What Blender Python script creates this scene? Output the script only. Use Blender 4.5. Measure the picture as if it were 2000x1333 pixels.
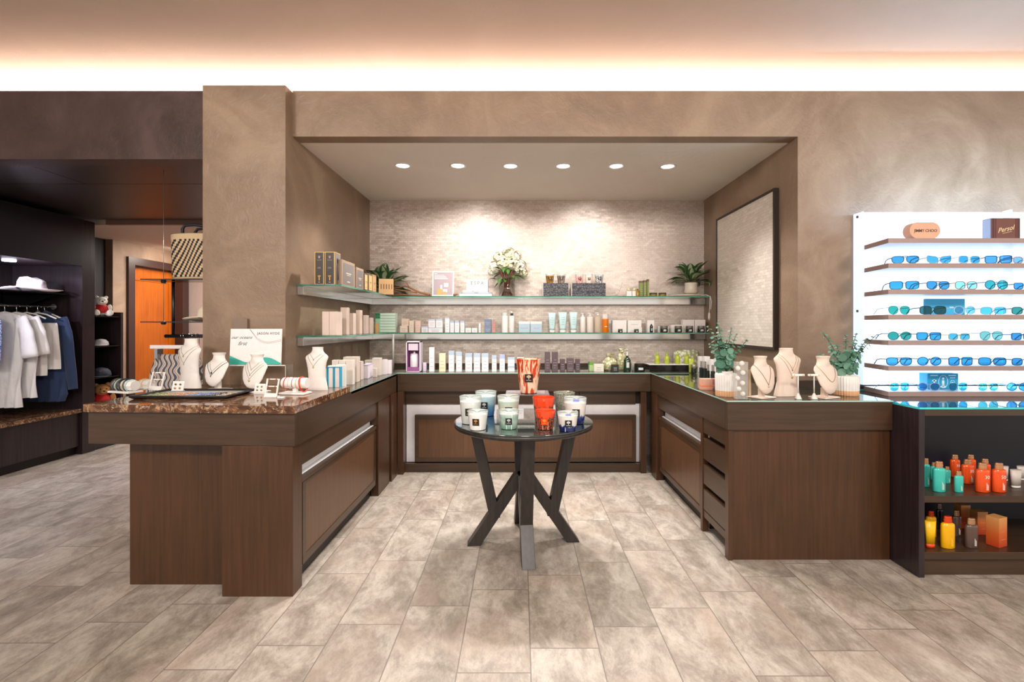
import bpy, bmesh, math, random
from mathutils import Vector, Matrix, noise
random.seed(7)
PI = math.pi
SC = bpy.context.scene
COL = SC.collection
for o in list(bpy.data.objects): bpy.data.objects.remove(o)

# ------------------------------------------------ camera, world, lamps, exposure
F, HC, VX, VY = 930.0, 1.40, 1017.0, 636.0     # focal length (px of 2000), eye height, vanishing point
cam_d = bpy.data.cameras.new('camera'); cam = bpy.data.objects.new('camera', cam_d); COL.objects.link(cam)
cam.location = (0, 0, HC); cam.rotation_euler = (PI/2, 0, 0)
cam_d.sensor_width = 36; cam_d.lens = 36*F/2000
cam_d.shift_x = -(VX-1000)/2000; cam_d.shift_y = -(666.5-VY)/2000
cam_d.clip_start = .05
SC.camera = cam
SC.view_settings.view_transform = 'Standard'; SC.view_settings.look = 'None'
SC.view_settings.gamma = 1; SC.view_settings.exposure = 0.22
SC.view_settings.use_curve_mapping = False
W = bpy.data.worlds.new('world'); SC.world = W; W.use_nodes = True
W.node_tree.nodes['Background'].inputs[0].default_value = (1, .93, .86, 1)
W.node_tree.nodes['Background'].inputs[1].default_value = .92
SC.cycles.max_bounces = 8; SC.cycles.diffuse_bounces = 4; SC.cycles.glossy_bounces = 4
SC.cycles.transparent_max_bounces = 16; SC.cycles.use_denoising = True
SC.cycles.caustics_reflective = False; SC.cycles.caustics_refractive = False
SC.cycles.sample_clamp_indirect = 6

def lamp(kind, loc, energy, color=(1, 1, 1), aim=None, **kw):
    d = bpy.data.lights.new('lamp_light', kind); d.energy = energy; d.color = color
    for k, v in kw.items(): setattr(d, k, v)
    o = bpy.data.objects.new('lamp_light', d); COL.objects.link(o); o.location = loc
    if aim: o.rotation_euler = (Vector(aim)-Vector(loc)).to_track_quat('-Z', 'Y').to_euler()
    return o
WARM = (1, .80, .62)
NEUT = (1, .93, .86)
# cove strip on top of the bulkhead, six alcove downlights, unseen soft fills added behind the camera
lamp('AREA', (-1.0, 4.08, 3.28), 75, (1, .93, .86), aim=(-1.0, 4.08, 9), shape='RECTANGLE', size=14, size_y=.05)
lamp('AREA', (-1.0, 3.88, 3.13), 34, (1, .86, .75), aim=(-1.0, 3.88, 9), shape='RECTANGLE', size=14, size_y=.05)
DL = [(-1.0, 4.04, (-1.25, 3.3, 0)), (-.533, 4.04, (-.48, 5.17, 2.15)), (-.087, 4.05, (-.15, 3.2, 0)), (.362, 4.05, (.35, 3.3, 0)),
      (.812, 4.05, (.70, 5.17, 2.15)), (1.253, 4.06, (1.5, 3.3, 0))]
for x, y, a in DL:
    wall = a[2] > 1
    lamp('SPOT', (x, y, 2.735), 40 if wall else 125, (1, .96, .92), aim=a, spot_size=math.radians(64 if wall else 95), spot_blend=.9, shadow_soft_size=.045)
lamp('SPOT', (-.087, 4.0, 2.735), 95, NEUT, aim=(0, 4.6, 0), spot_size=math.radians(150), spot_blend=.8, shadow_soft_size=.2)
for x in (-2.6, .2, 3.0):
    lamp('AREA', (x, -.6, 3.3), 95, NEUT, aim=(x*.9, 2.6, .6), shape='DISK', size=.9)
lamp('SPOT', (-4.95, 3.6, 2.03), 120, (.84, .84, 1), aim=(-5.0, 4.8, .9), spot_size=math.radians(120), spot_blend=.6, shadow_soft_size=.08)  # extra spot out of view, added to brighten the hanging clothes
lamp('SPOT', (-5.05, 4.72, 2.03), 70, (.80, .80, 1), aim=(-5.05, 4.75, 0), spot_size=math.radians(130), spot_blend=.6, shadow_soft_size=.05)
lamp('SPOT', (-2.9, 4.4, 2.57), 45, (.95, .92, 1), aim=(-2.9, 4.2, 0), spot_size=math.radians(110), spot_blend=.6, shadow_soft_size=.05)
lamp('AREA', (-4.2, 6.9, 2.50), 58, NEUT, aim=(-4.4, 7.0, 0), shape='DISK', size=.7)
lamp('AREA', (-5.0, 7.2, 2.45), 5, (1, .88, .74), aim=(-5.9, 7.2, 1.2), shape='DISK', size=.2)

# ------------------------------------------------ materials
def lin(c):
    if isinstance(c, str):
        c = [int(c[i:i+2], 16)/255 for i in (0, 2, 4)]
    return tuple(((v+.055)/1.055)**2.4 if v > .04045 else v/12.92 for v in c)+(1,)
class NT:
    def __init__(s, name):
        s.m = bpy.data.materials.new(name); s.m.use_nodes = True; s.t = s.m.node_tree
        s.t.nodes.clear(); s.out = s.t.nodes.new('ShaderNodeOutputMaterial')
    def n(s, kind, props=None, **inp):
        nd = s.t.nodes.new('ShaderNode'+kind)
        for k, v in (props or {}).items(): setattr(nd, k, v)
        for k, v in inp.items():
            key = k.replace('_', ' ')
            if key.startswith('i') and key[1:].isdigit(): key = int(key[1:])
            if hasattr(v, 'links') and hasattr(v, 'node'): s.t.links.new(v, nd.inputs[key])
            else: nd.inputs[key].default_value = v
        return nd
    def surf(s, sock): s.t.links.new(sock, s.out.inputs[0])
    def ramp(s, fac, stops):
        r = s.n('ValToRGB', Fac=fac); e = r.color_ramp.elements
        while len(e) < len(stops): e.new(.5)
        for q, (p, c) in zip(e, stops): q.position = p; q.color = lin(c) if not (isinstance(c, tuple) and len(c) == 4) else c
        return r.outputs['Color']
    def mix(s, fac, a, b, mode='MIX'):
        m = s.n('Mix', {'data_type': 'RGBA', 'blend_type': mode})
        for k, v in ((0, fac), (6, a), (7, b)):
            if hasattr(v, 'links') and hasattr(v, 'node'): s.t.links.new(v, m.inputs[k])
            else: m.inputs[k].default_value = v
        return m.outputs[2]
    def math(s, op, a, b=0.0):
        m = s.n('Math', {'operation': op})
        for k, v in ((0, a), (1, b)):
            if hasattr(v, 'links') and hasattr(v, 'node'): s.t.links.new(v, m.inputs[k])
            else: m.inputs[k].default_value = v
        return m.outputs[0]
_M = {}
def M(col, rough=.5, metal=0.0, var=.06, scale=30, emit=0, coat=0, spec=.5):
    """plain painted / printed / moulded surface with a faint procedural variation"""
    key = (col, rough, metal, var, emit, coat, spec)
    if key in _M: return _M[key]
    t = NT('surface_'+col); c = lin(col)
    tc = t.n('TexCoord'); nz = t.n('TexNoise', Vector=tc.outputs['Object'], Scale=float(scale), Detail=3.0)
    lo = tuple(v*(1-var) for v in c[:3])+(1,); hi = tuple(min(1, v*(1+var)) for v in c[:3])+(1,)
    cc = t.mix(nz.outputs['Fac'], lo, hi)
    b = t.n('BsdfPrincipled', Base_Color=cc, Roughness=rough, Metallic=metal, Coat_Weight=float(coat), Specular_IOR_Level=spec)
    if emit: b.inputs['Emission Color'].default_value = c; b.inputs['Emission Strength'].default_value = emit
    t.surf(b.outputs[0]); _M[key] = t.m
    return t.m
def thin_glass(name, tint, spec=.06, edge=None):
    t = NT(name)
    fr = t.n('Fresnel', IOR=1.5)
    tr = t.n('BsdfTransparent', Color=lin(tint)); gl = t.n('BsdfGlossy', Color=(1, 1, 1, 1), Roughness=.02)
    f = t.math('ADD', t.math('MULTIPLY', fr.outputs[0], .9), spec-.04)
    gb = t.n('NewGeometry'); f = t.math('MULTIPLY', f, t.math('SUBTRACT', 1.0, gb.outputs['Backfacing']))
    mx = t.n('MixShader', i0=f, i1=tr.outputs[0], i2=gl.outputs[0])
    t.surf(mx.outputs[0]); return t.m
GLASS = thin_glass('clear_glass', 'EEF6F2')
GLASS_G = thin_glass('green_tinted_glass', 'EFF8F3')
ACRYL = thin_glass('clear_acrylic', 'F2F2F0')
def edge_glass():
    t = NT('green_glass_edge'); tc = t.n('TexCoord')
    nz = t.n('TexNoise', Vector=tc.outputs['Object'], Scale=3.0)
    c = t.ramp(nz.outputs['Fac'], [(.3, '1F5B46'), (.7, '5FA78F')])
    b = t.n('BsdfPrincipled', Base_Color=c, Roughness=.1); t.surf(b.outputs[0]); return t.m
G_EDGE = edge_glass()
def teal_edge():
    t = NT('teal_glass_edge'); tc = t.n('TexCoord')
    nz = t.n('TexNoise', Vector=tc.outputs['Object'], Scale=3.0)
    c = t.ramp(nz.outputs['Fac'], [(.3, '1FA8A8'), (.7, '45D8D4')])
    b = t.n('BsdfPrincipled', Base_Color=c, Roughness=.1); t.surf(b.outputs[0]); return t.m
T_EDGE = teal_edge()

def plaster(name, c0, c1, c2, rough=.42, scale=1.6):
    t = NT(name); g = t.n('NewGeometry')
    w = t.n('TexNoise', Vector=g.outputs['Position'], Scale=scale, Detail=6.0, Roughness=.62, Distortion=1.4)
    f = t.n('TexNoise', Vector=g.outputs['Position'], Scale=scale*7, Detail=5.0, Roughness=.7, Distortion=2.2)
    c = t.ramp(w.outputs['Fac'], [(.33, c0), (.5, c1), (.67, c2)])
    c = t.mix(t.math('MULTIPLY', f.outputs['Fac'], .22), c, lin(c0))
    r = t.math('ADD', t.math('MULTIPLY', w.outputs['Fac'], .3), rough-.15)
    bp = t.n('Bump', Height=f.outputs['Fac'], Strength=.22, Distance=.02)
    b = t.n('BsdfPrincipled', Base_Color=c, Roughness=r, Normal=bp.outputs[0]); t.surf(b.outputs[0]); return t.m
PLASTER = plaster('trowelled_taupe_plaster', '7E6753', '8C745F', '9C856F')
def wood(name, c0, c1, axis='Z', rough=.36, s=1.0, coat=.12):
    """stained veneer; grain runs along the given object axis"""
    t = NT(name); g = t.n('NewGeometry')
    sc = {'Z': (55, 55, 2.2), 'X': (2.2, 55, 55), 'Y': (55, 2.2, 55)}[axis]
    mp = t.n('Mapping', Vector=g.outputs['Position'], Scale=tuple(v*s for v in sc))
    a = t.n('TexNoise', Vector=mp.outputs[0], Scale=1.0, Detail=5.0, Roughness=.6)
    b2 = t.n('TexNoise', Vector=g.outputs['Position'], Scale=2.2, Detail=2.0)
    f = t.math('ADD', t.math('MULTIPLY', a.outputs['Fac'], .7), t.math('MULTIPLY', b2.outputs['Fac'], .35))
    c = t.ramp(f, [(.36, c0), (.68, c1)])
    bp = t.n('Bump', Height=a.outputs['Fac'], Strength=.06, Distance=.004)
    b = t.n('BsdfPrincipled', Base_Color=c, Roughness=rough, Normal=bp.outputs[0], Coat_Weight=coat, Coat_Roughness=.25)
    t.surf(b.outputs[0]); return t.m
WD_V = wood('walnut_stained_veneer_upright', '3A2411', '50311B')
WD_H = wood('walnut_stained_veneer_lengthwise', '352516', '483323', 'X')
WD_Y = wood('walnut_stained_veneer_across', '352516', '483323', 'Y')
WD_P = wood('walnut_door_panel', '4E321E', '65452C')
WD_D = wood('espresso_veneer_upright', '1B1417', '33262B', rough=.3)
WD_DX = wood('espresso_veneer_lengthwise', '1A1213', '2E2220', 'X', rough=.42, coat=0)
WD_K = wood('black_brown_table_wood', '1A1614', '332B27', rough=.42, coat=.1)
WD_BEAM = plaster('dark_brown_beam_paint', '3C2B27', '4A3733', '57423D', rough=.5)
def marble():
    t = NT('brown_emperador_marble'); g = t.n('NewGeometry')
    n1 = t.n('TexNoise', Vector=g.outputs['Position'], Scale=9.0, Detail=8.0, Roughness=.65, Distortion=2.0)
    vo = t.n('TexVoronoi', {'feature': 'DISTANCE_TO_EDGE'}, Vector=t.mix(.35, g.outputs['Position'], n1.outputs['Color']), Scale=16.0)
    c = t.ramp(n1.outputs['Fac'], [(.3, '2E1C14'), (.47, '5A3A28'), (.6, '7E5A40'), (.75, 'A8835F')])
    v = t.ramp(vo.outputs['Distance'], [(.0, (1, 1, 1, 1)), (.05, (0, 0, 0, 1))])
    n2 = t.n('TexNoise', Vector=g.outputs['Position'], Scale=26.0, Detail=5.0, Distortion=1.0)
    k = t.math('MULTIPLY', v, t.math('GREATER_THAN', n2.outputs['Fac'], .52))
    k2 = t.math('MULTIPLY', t.ramp(n2.outputs['Fac'], [(.60, (0, 0, 0, 1)), (.68, (1, 1, 1, 1))]), .7)
    c = t.mix(k2, c, lin('C49A72')); c = t.mix(t.math('MULTIPLY', k, .85), c, lin('E0C4A2'))
    b = t.n('BsdfPrincipled', Base_Color=c, Roughness=.07, Specular_IOR_Level=.65); t.surf(b.outputs[0]); return t.m
MARBLE = marble()
def floor_mat():
    t = NT('stone_look_floor_tile'); g = t.n('NewGeometry')
    sx = t.n('SeparateXYZ', Vector=g.outputs['Position'])
    TW, TL = .2985, .603
    u = t.math('DIVIDE', t.math('SUBTRACT', sx.outputs[0], .041-30*TW), TW)
    cu = t.math('FLOOR', u)
    v = t.math('DIVIDE', t.math('SUBTRACT', sx.outputs[1], t.math('ADD', t.math('MULTIPLY', cu, .1465), 1.917-29*.1465-30*TL)), TL)
    cv = t.math('FLOOR', v); fu = t.math('SUBTRACT', u, cu); fv = t.math('SUBTRACT', v, cv)
    du = t.math('MULTIPLY', t.math('MINIMUM', fu, t.math('SUBTRACT', 1.0, fu)), TW)
    dv = t.math('MULTIPLY', t.math('MINIMUM', fv, t.math('SUBTRACT', 1.0, fv)), TL)
    d = t.math('MINIMUM', du, dv)
    grout = t.math('LESS_THAN', d, .0026)
    cid = t.n('CombineXYZ', X=cu, Y=cv, Z=0.0)
    wn = t.n('TexWhiteNoise', Vector=cid.outputs[0])
    off = t.n('VectorMath', {'operation': 'MULTIPLY'}, i0=wn.outputs['Color'], i1=(40.0, 40.0, 40.0))
    pos = t.n('VectorMath', {'operation': 'ADD'}, i0=g.outputs['Position'], i1=off.outputs[0])
    mp = t.n('Mapping', Vector=pos.outputs[0], Rotation=(0, 0, .5), Scale=(1.0, .55, 1.0))
    n1 = t.n('TexNoise', Vector=mp.outputs[0], Scale=6.5, Detail=12.0, Roughness=.78, Distortion=.35)
    n2 = t.n('TexNoise', Vector=mp.outputs[0], Scale=3.0, Detail=4.0, Distortion=.6)
    n3 = t.n('TexNoise', Vector=mp.outputs[0], Scale=30.0, Detail=10.0, Roughness=.85)
    c = t.ramp(n1.outputs['Fac'], [(.33, '7E7367'), (.46, '9F9488'), (.56, 'B9AFA3'), (.68, 'C9C0B4')])
    c = t.mix(t.math('MULTIPLY', t.math('GREATER_THAN', n2.outputs['Fac'], .0), t.ramp(n2.outputs['Fac'], [(.5, (0, 0, 0, 1)), (.68, (.55, .55, .55, 1))])), c, lin('AD998A'))
    c = t.mix(t.math('MULTIPLY', t.ramp(n3.outputs['Fac'], [(.48, (0, 0, 0, 1)), (.72, (1, 1, 1, 1))]), .55), c, lin('75685D'))
    h = t.n('HueSaturation', Color=c, Value=t.math('ADD', t.math('MULTIPLY', wn.outputs['Value'], .16), .86))
    c = t.mix(t.math('MULTIPLY', grout, .9), h.outputs[0], lin('756B62'))
    bp = t.n('Bump', Height=t.math('SUBTRACT', t.math('MULTIPLY', n1.outputs['Fac'], .25), grout), Strength=.25, Distance=.003)
    b = t.n('BsdfPrincipled', Base_Color=c, Roughness=.42, Normal=bp.outputs[0]); t.surf(b.outputs[0]); return t.m
def shell_mat(name, c0, c1, tw=.05, th=.0215, flip=False):
    """small mother-of-pearl bricks with a per-brick tone, gloss and tilt"""
    t = NT(name); g = t.n('NewGeometry'); sx = t.n('SeparateXYZ', Vector=g.outputs['Position'])
    U = sx.outputs[1 if flip else 0]
    rv = t.math('FLOOR', t.math('DIVIDE', sx.outputs[2], th))
    u = t.math('ADD', t.math('DIVIDE', U, tw), t.math('MULTIPLY', t.math('MODULO', rv, 2.0), .5))
    cu = t.math('FLOOR', u); fu = t.math('SUBTRACT', u, cu); fv = t.math('SUBTRACT', t.math('DIVIDE', sx.outputs[2], th), rv)
    du = t.math('MULTIPLY', t.math('MINIMUM', fu, t.math('SUBTRACT', 1.0, fu)), tw)
    dv = t.math('MULTIPLY', t.math('MINIMUM', fv, t.math('SUBTRACT', 1.0, fv)), th)
    gr = t.math('LESS_THAN', t.math('MINIMUM', du, dv), .0011)
    wn = t.n('TexWhiteNoise', Vector=t.n('CombineXYZ', X=cu, Y=rv, Z=1.0).outputs[0])
    nz = t.n('TexNoise', Vector=g.outputs['Position'], Scale=80.0, Detail=5.0, Roughness=.8, Distortion=.6)
    big = t.n('TexNoise', Vector=g.outputs['Position'], Scale=2.0, Detail=2.0)
    f = t.math('ADD', t.math('MULTIPLY', wn.outputs['Value'], .16), t.math('ADD', t.math('MULTIPLY', nz.outputs['Fac'], .75), t.math('MULTIPLY', big.outputs['Fac'], .2)))
    c = t.ramp(f, [(.3, c0), (.75, c1)])
    c = t.mix(t.math('MULTIPLY', gr, .36), c, lin('7A6A5C'))
    r = t.math('ADD', t.math('MULTIPLY', wn.outputs['Value'], .15), .3)
    tilt = t.n('VectorMath', {'operation': 'SUBTRACT'}, i0=wn.outputs['Color'], i1=(.5, .5, .5))
    ts = t.n('VectorMath', {'operation': 'SCALE'}, i0=tilt.outputs[0], Scale=.16)
    nn = t.n('VectorMath', {'operation': 'ADD'}, i0=g.outputs['Normal'], i1=ts.outputs[0])
    nm = t.n('VectorMath', {'operation': 'NORMALIZE'}, i0=nn.outputs[0])
    bp = t.n('Bump', Height=nz.outputs['Fac'], Strength=.4, Distance=.003, Normal=nm.outputs[0])
    b = t.n('BsdfPrincipled', Base_Color=c, Roughness=r, Normal=bp.outputs[0], Specular_IOR_Level=.8, Metallic=.12); t.surf(b.outputs[0]); return t.m
STEEL = M('C9C7C4', .22, .9, .05)
CHROME = M('D5D5D5', .08, 1.0, .02)
GOLD = M('C9A050', .25, 1.0, .05)
WHITE = M('EDEAE6', .45)
BUSTW = M('E9E2DC', .75)
BUSTB = M('E0CDBF', .8)
BLACK = M('17171A', .35)

# ------------------------------------------------ object helpers
def link(o, parent=None):
    COL.objects.link(o)
    if parent is not None: o.parent = parent
    return o
def tag(o, label=None, cat=None, group=None, kind=None):
    if label: o['label'] = label
    if cat: o['category'] = cat
    if group: o['group'] = group
    if kind: o['kind'] = kind
    return o
def thing(name, label, cat, loc=(0, 0, 0), rz=0, group=None):
    o = bpy.data.objects.new(name, None); o.empty_display_size = .02
    COL.objects.link(o); o.location = loc; o.rotation_euler = (0, 0, rz)
    return tag(o, label, cat, group)
def obj(name, bm, mats, parent=None, smooth=False, loc=None, bevel=0, auto=None):
    me = bpy.data.meshes.new(name); bm.normal_update(); bm.to_mesh(me); bm.free()
    for m in (mats if isinstance(mats, (list, tuple)) else [mats]): me.materials.append(m)
    if smooth:
        for p in me.polygons: p.use_smooth = True
    o = bpy.data.objects.new(name, me); link(o, parent)
    if loc is not None: o.location = loc
    if bevel:
        md = o.modifiers.new('bevel', 'BEVEL'); md.width = bevel; md.segments = 2; md.limit_method = 'ANGLE'
    if auto:
        me.set_sharp_from_angle(angle=math.radians(auto))
    return o
def B(): return bmesh.new()
def box(bm, x0, x1, y0, y1, z0, z1, mi=0, M4=None):
    vs = [bm.verts.new((x, y, z)) for z in (z0, z1) for y in (y0, y1) for x in (x0, x1)]
    fs = [(0, 2, 3, 1), (4, 5, 7, 6), (0, 1, 5, 4), (2, 6, 7, 3), (0, 4, 6, 2), (1, 3, 7, 5)]
    out = []
    for f in fs:
        q = bm.faces.new([vs[i] for i in f]); q.material_index = mi; out.append(q)
    if M4 is not None: bmesh.ops.transform(bm, matrix=M4, verts=vs)
    return out
def bx(name, dims, mat, parent=None, bevel=0, loc=None):
    bm = B(); box(bm, *dims); return obj(name, bm, mat, parent, bevel=bevel, loc=loc)
def prism(bm, pts, z0, z1, mi=0, M4=None, side_mi=None):
    """polygon pts (x, y) extruded in z"""
    a = [bm.verts.new((x, y, z0)) for x, y in pts]; b = [bm.verts.new((x, y, z1)) for x, y in pts]
    n = len(pts)
    f = bm.faces.new(a[::-1]); f.material_index = mi
    f = bm.faces.new(b); f.material_index = mi
    for i in range(n):
        q = bm.faces.new((a[i], a[(i+1) % n], b[(i+1) % n], b[i])); q.material_index = mi if side_mi is None else side_mi
    if M4 is not None: bmesh.ops.transform(bm, matrix=M4, verts=a+b)
    return a+b
def lathe(bm, prof, seg=24, cx=0, cy=0, mi=0, sx=1, sy=1, cap=True, M4=None, wob=None):
    rings = []
    for r, z in prof:
        ring = []
        for i in range(seg):
            a = 2*PI*i/seg; rr = r*(wob(a, z) if wob else 1)
            ring.append(bm.verts.new((cx+rr*math.cos(a)*sx, cy+rr*math.sin(a)*sy, z)))
        rings.append(ring)
    for A, C in zip(rings, rings[1:]):
        for i in range(seg):
            q = bm.faces.new((A[i], A[(i+1) % seg], C[(i+1) % seg], C[i])); q.material_index = mi; q.smooth = True
    if cap:
        q = bm.faces.new(rings[0][::-1]); q.material_index = mi
        q = bm.faces.new(rings[-1]); q.material_index = mi
    vs = [v for r in rings for v in r]
    if M4 is not None: bmesh.ops.transform(bm, matrix=M4, verts=vs)
    return vs
def tube(bm, pts, r, seg=8, mi=0, close=False, taper=None):
    pts = [Vector(p) for p in pts]; n = len(pts); rings = []
    up = Vector((0, 0, 1)); prev = None
    for i, p in enumerate(pts):
        a = pts[(i-1) % n] if (i > 0 or close) else pts[i]
        b = pts[(i+1) % n] if (i < n-1 or close) else pts[i]
        t = (b-a)
        if t.length < 1e-9: t = Vector((0, 0, 1))
        t.normalize()
        if prev is None:
            ref = Vector((1, 0, 0)) if abs(t.dot(up)) > .95 else up
            u = t.cross(ref).normalized()
        else:
            u = (prev-t*prev.dot(t))
            u = u.normalized() if u.length > 1e-6 else t.orthogonal().normalized()
        prev = u; w = t.cross(u)
        rr = r if taper is None else r*taper(i/(n-1))
        rings.append([bm.verts.new(p+(u*math.cos(2*PI*k/seg)+w*math.sin(2*PI*k/seg))*rr) for k in range(seg)])
    pairs = list(zip(rings, rings[1:])) + ([(rings[-1], rings[0])] if close else [])
    for A, C in pairs:
        for k in range(seg):
            q = bm.faces.new((A[k], A[(k+1) % seg], C[(k+1) % seg], C[k])); q.material_index = mi; q.smooth = True
    if not close:
        bm.faces.new(rings[0][::-1]).material_index = mi; bm.faces.new(rings[-1]).material_index = mi
    return [v for R in rings for v in R]
def ball(bm, c, r, seg=12, mi=0, sc=(1, 1, 1)):
    v = bmesh.ops.create_uvsphere(bm, u_segments=seg, v_segments=max(6, seg*2//3), radius=1)['verts']
    bmesh.ops.transform(bm, matrix=Matrix.Translation(c) @ Matrix.Diagonal((r*sc[0], r*sc[1], r*sc[2], 1)), verts=v)
    for f in {f for q in v for f in q.link_faces}: f.smooth = True; f.material_index = mi
    return v
def X_(px, d): return (px-VX)/F*d
def Z_(py, d): return HC-(py-VY)/F*d
def D_(py, z): return (HC-z)*F/(py-VY)
def text(name, s, size, mat, parent, M4, thick=.0004, align='CENTER', spacing=1.0, shear=0, off=0):
    c = bpy.data.curves.new(name, 'FONT'); c.body = s; c.size = size; c.extrude = thick; c.align_x = align
    c.space_character = spacing; c.shear = shear; c.resolution_u = 2; c.offset = off
    o = bpy.data.objects.new(name, c); COL.objects.link(o)
    me = bpy.data.meshes.new_from_object(o.evaluated_get(bpy.context.evaluated_depsgraph_get()))
    COL.objects.unlink(o); bpy.data.objects.remove(o); bpy.data.curves.remove(c)
    me.materials.clear(); me.materials.append(mat)
    q = bpy.data.objects.new(name, me); link(q, parent); q.matrix_local = M4
    return q
def FRONT(x, y, z, rz=0):        # text that faces the viewer (-Y)
    return Matrix.Translation((x, y, z)) @ Matrix.Rotation(rz, 4, 'Z') @ Matrix.Rotation(PI/2, 4, 'X')
def copy_tree(o, parent=None, loc=None, rz=None, label=None):
    c = o.copy(); COL.objects.link(c)
    if parent is not None: c.parent = parent
    for ch in o.children: copy_tree(ch, c)
    if loc is not None: c.location = loc
    if rz is not None: c.rotation_euler = (0, 0, rz)
    if label: c['label'] = label
    return c
def struct(name, bm, mat, bevel=0, smooth=False):
    return tag(obj(name, bm, mat, bevel=bevel, smooth=smooth), kind='structure')
def sbox(name, dims, mat):
    bm = B(); box(bm, *dims); return struct(name, bm, mat)

# ------------------------------------------------ the room
XL, XR, YB, YF, YC = -1.64, 1.99, 5.17, 3.42, 3.32      # alcove sides, back, bulkhead plane, column front
sbox('floor', (-9, 7, -4, 11, -.05, 0), floor_mat())
PAINT = plaster('pale_ceiling_paint', 'C4B0A1', 'C8B4A5', 'CDBBAD', rough=.8, scale=.6)
CEILP = plaster('alcove_ceiling_paint', 'E6DDD2', 'EAE2D8', 'EEE7DE', rough=.7, scale=.7)
sbox('ceiling', (-9, 7, -4, 4.5, 3.46, 3.56), PAINT)
sbox('wall_cove_back', (-9, 7, 4.35, 4.5, 2.95, 3.46), PAINT)
sbox('wall_column', (-2.217, XL, YC, 5.4, 0, 3.075), PLASTER)
# bulkhead above the alcove, and the alcove ceiling behind it
sbox('wall_header', (XL, XR, YF, YF+.12, 2.757, 3.085), PLASTER)
bm = B(); box(bm, XL, XR, YF+.12, 4.35, 2.757, 2.95); box(bm, XL, XR, 4.35, YB+.2, 2.757, 2.95)
struct('ceiling_alcove', bm, CEILP)
sbox('trim_cove_ledge', (XL, XR, YF+.12, 4.35, 2.95, 3.03), PAINT)
sbox('wall_back', (XL, XR, YB, YB+.2, 0, 2.757), shell_mat('mother_of_pearl_bricks', 'AD9A8D', 'E4D5CB'))
sbox('wall_right', (XR, 7, YF, YF+.3, 0, 3.085), PLASTER)
sbox('wall_right_return', (XR, XR+.3, YF+.3, YB+.2, 0, 2.95), PLASTER)
sbox('trim_cove_ledge_right', (XR, 7, YF+.3, 4.35, 2.95, 3.0), PAINT)
# left opening: dark beam, gloss soffit boards with seams, farther room
sbox('wall_beam', (-9, -2.217, YF, YF+.14, 2.595, 3.085), WD_BEAM)
sbox('trim_cove_ledge_left', (-9, -2.217, YF+.14, 4.35, 2.95, 3.0), PAINT)
sbox('ceiling_soffit_core', (-9, -2.217, YF+.14, 5.45, 2.62, 2.95), M('0C090A', .6))
bm = B()
for x0, x1, y0, y1 in ((-9, -3.686, 3.562, 4.036), (-3.678, -2.22, 3.562, 4.036), (-9, -2.22, 4.044, 5.40)):
    box(bm, x0, x1, y0, y1, 2.600, 2.62)
struct('ceiling_soffit', bm, WD_DX)
sbox('trim_soffit_edge', (-4.75, -2.217, 5.45, 5.50, 2.555, 2.95), M('8A6A5C', .5))
FARP = plaster('far_room_plaster', '8C735F', '9F8570', 'AE957F', rough=.6)
sbox('ceiling_far_room', (-7, -1.4, 5.50, 9.6, 2.56, 2.62), M('D2BDB0', .8))
sbox('wall_far_left', (-5.7, -5.5, 6.42, 6.64, 0, 2.56), FARP)
bm = B(); box(bm, -5.7, -5.5, 6.64, 7.84, 2.364, 2.56); struct('wall_far_above_door', bm, FARP)
sbox('wall_far_jog', (-7, -5.7, 6.42, 6.6, 0, 2.56), FARP)
sbox('wall_far_end', (-5.7, -1.4, 7.95, 8.1, 0, 2.56), M('B39C93', .7))
sbox('wall_far_return', (-1.5, -1.4, 5.4, 7.95, 0, 2.56), FARP)
sbox('wall_behind_wardrobe', (-7, -5.6, 1.5, 6.42, 0, 2.9), M('1A1416', .6))
# door in the far room
ORANGE = wood('honey_orange_door_wood', '9C4808', 'C4660E', rough=.35)
dr = thing('door_1', None, None, (-5.5, 7.2, 0)); dr['kind'] = 'structure'
del dr['kind']; dr['kind'] = 'structure'
def dbox(name, dims, mat, par, loc=(-5.5, 7.2, 0)):
    x0, x1, y0, y1, z0, z1 = dims
    return bx(name, (x0-loc[0], x1-loc[0], y0-loc[1], y1-loc[1], z0-loc[2], z1-loc[2]), mat, par)
bm = B(); o = (-5.5, 7.2)
for y0, y1, z0, z1 in ((6.64, 6.75, 0, 2.364), (7.70, 7.84, 0, 2.364), (6.75, 7.70, 2.26, 2.364)):
    box(bm, -.2, .035, y0-7.2, y1-7.2, z0, z1)
obj('door_frame', bm, M('3B2622', .4), dr)
bm = B(); box(bm, -.15, -.10, -.445, .495, .005, 2.255)
for y0, y1, z0, z1 in ((-.445, -.33, .01, 2.25), (.36, .495, .01, 2.25), (-.33, .36, 2.06, 2.25), (-.33, .36, .01, .22)):
    box(bm, -.10, -.088, y0, y1, z0, z1)
obj('door_leaf', bm, ORANGE, dr)
# ------------------------------------------------ wardrobe wall at the far left
ZT = .955                     # top of the glass on the counters
ZM = .988                     # top of the marble
w = thing('wardrobe', 'dark espresso wardrobe bay with a hanging rail on the left wall', 'wardrobe', (-4.76, 4.2, 0))
def wb(name, dims, mat, par=w, bevel=0, base=(-4.76, 4.2, 0)):
    x0, x1, y0, y1, z0, z1 = dims
    return bx(name, (x0-base[0], x1-base[0], y0-base[1], y1-base[1], z0-base[2], z1-base[2]), mat, par, bevel)
wb('back_panel', (-5.56, -5.52, 2.6, 5.17, .45, 2.55), WD_D)
wb('side_panel', (-5.56, -4.76, 5.17, 5.32, 0, 2.55), WD_D)
wb('fascia_board', (-4.80, -4.755, 2.6, 5.165, 2.045, 2.55), M('232028', .3, 0, .1))
wb('canopy', (-5.52, -4.80, 2.6, 5.165, 2.046, 2.086), WD_D)
wb('plinth', (-5.5, -4.79, 2.6, 5.16, .09, .452), WD_D)
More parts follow.
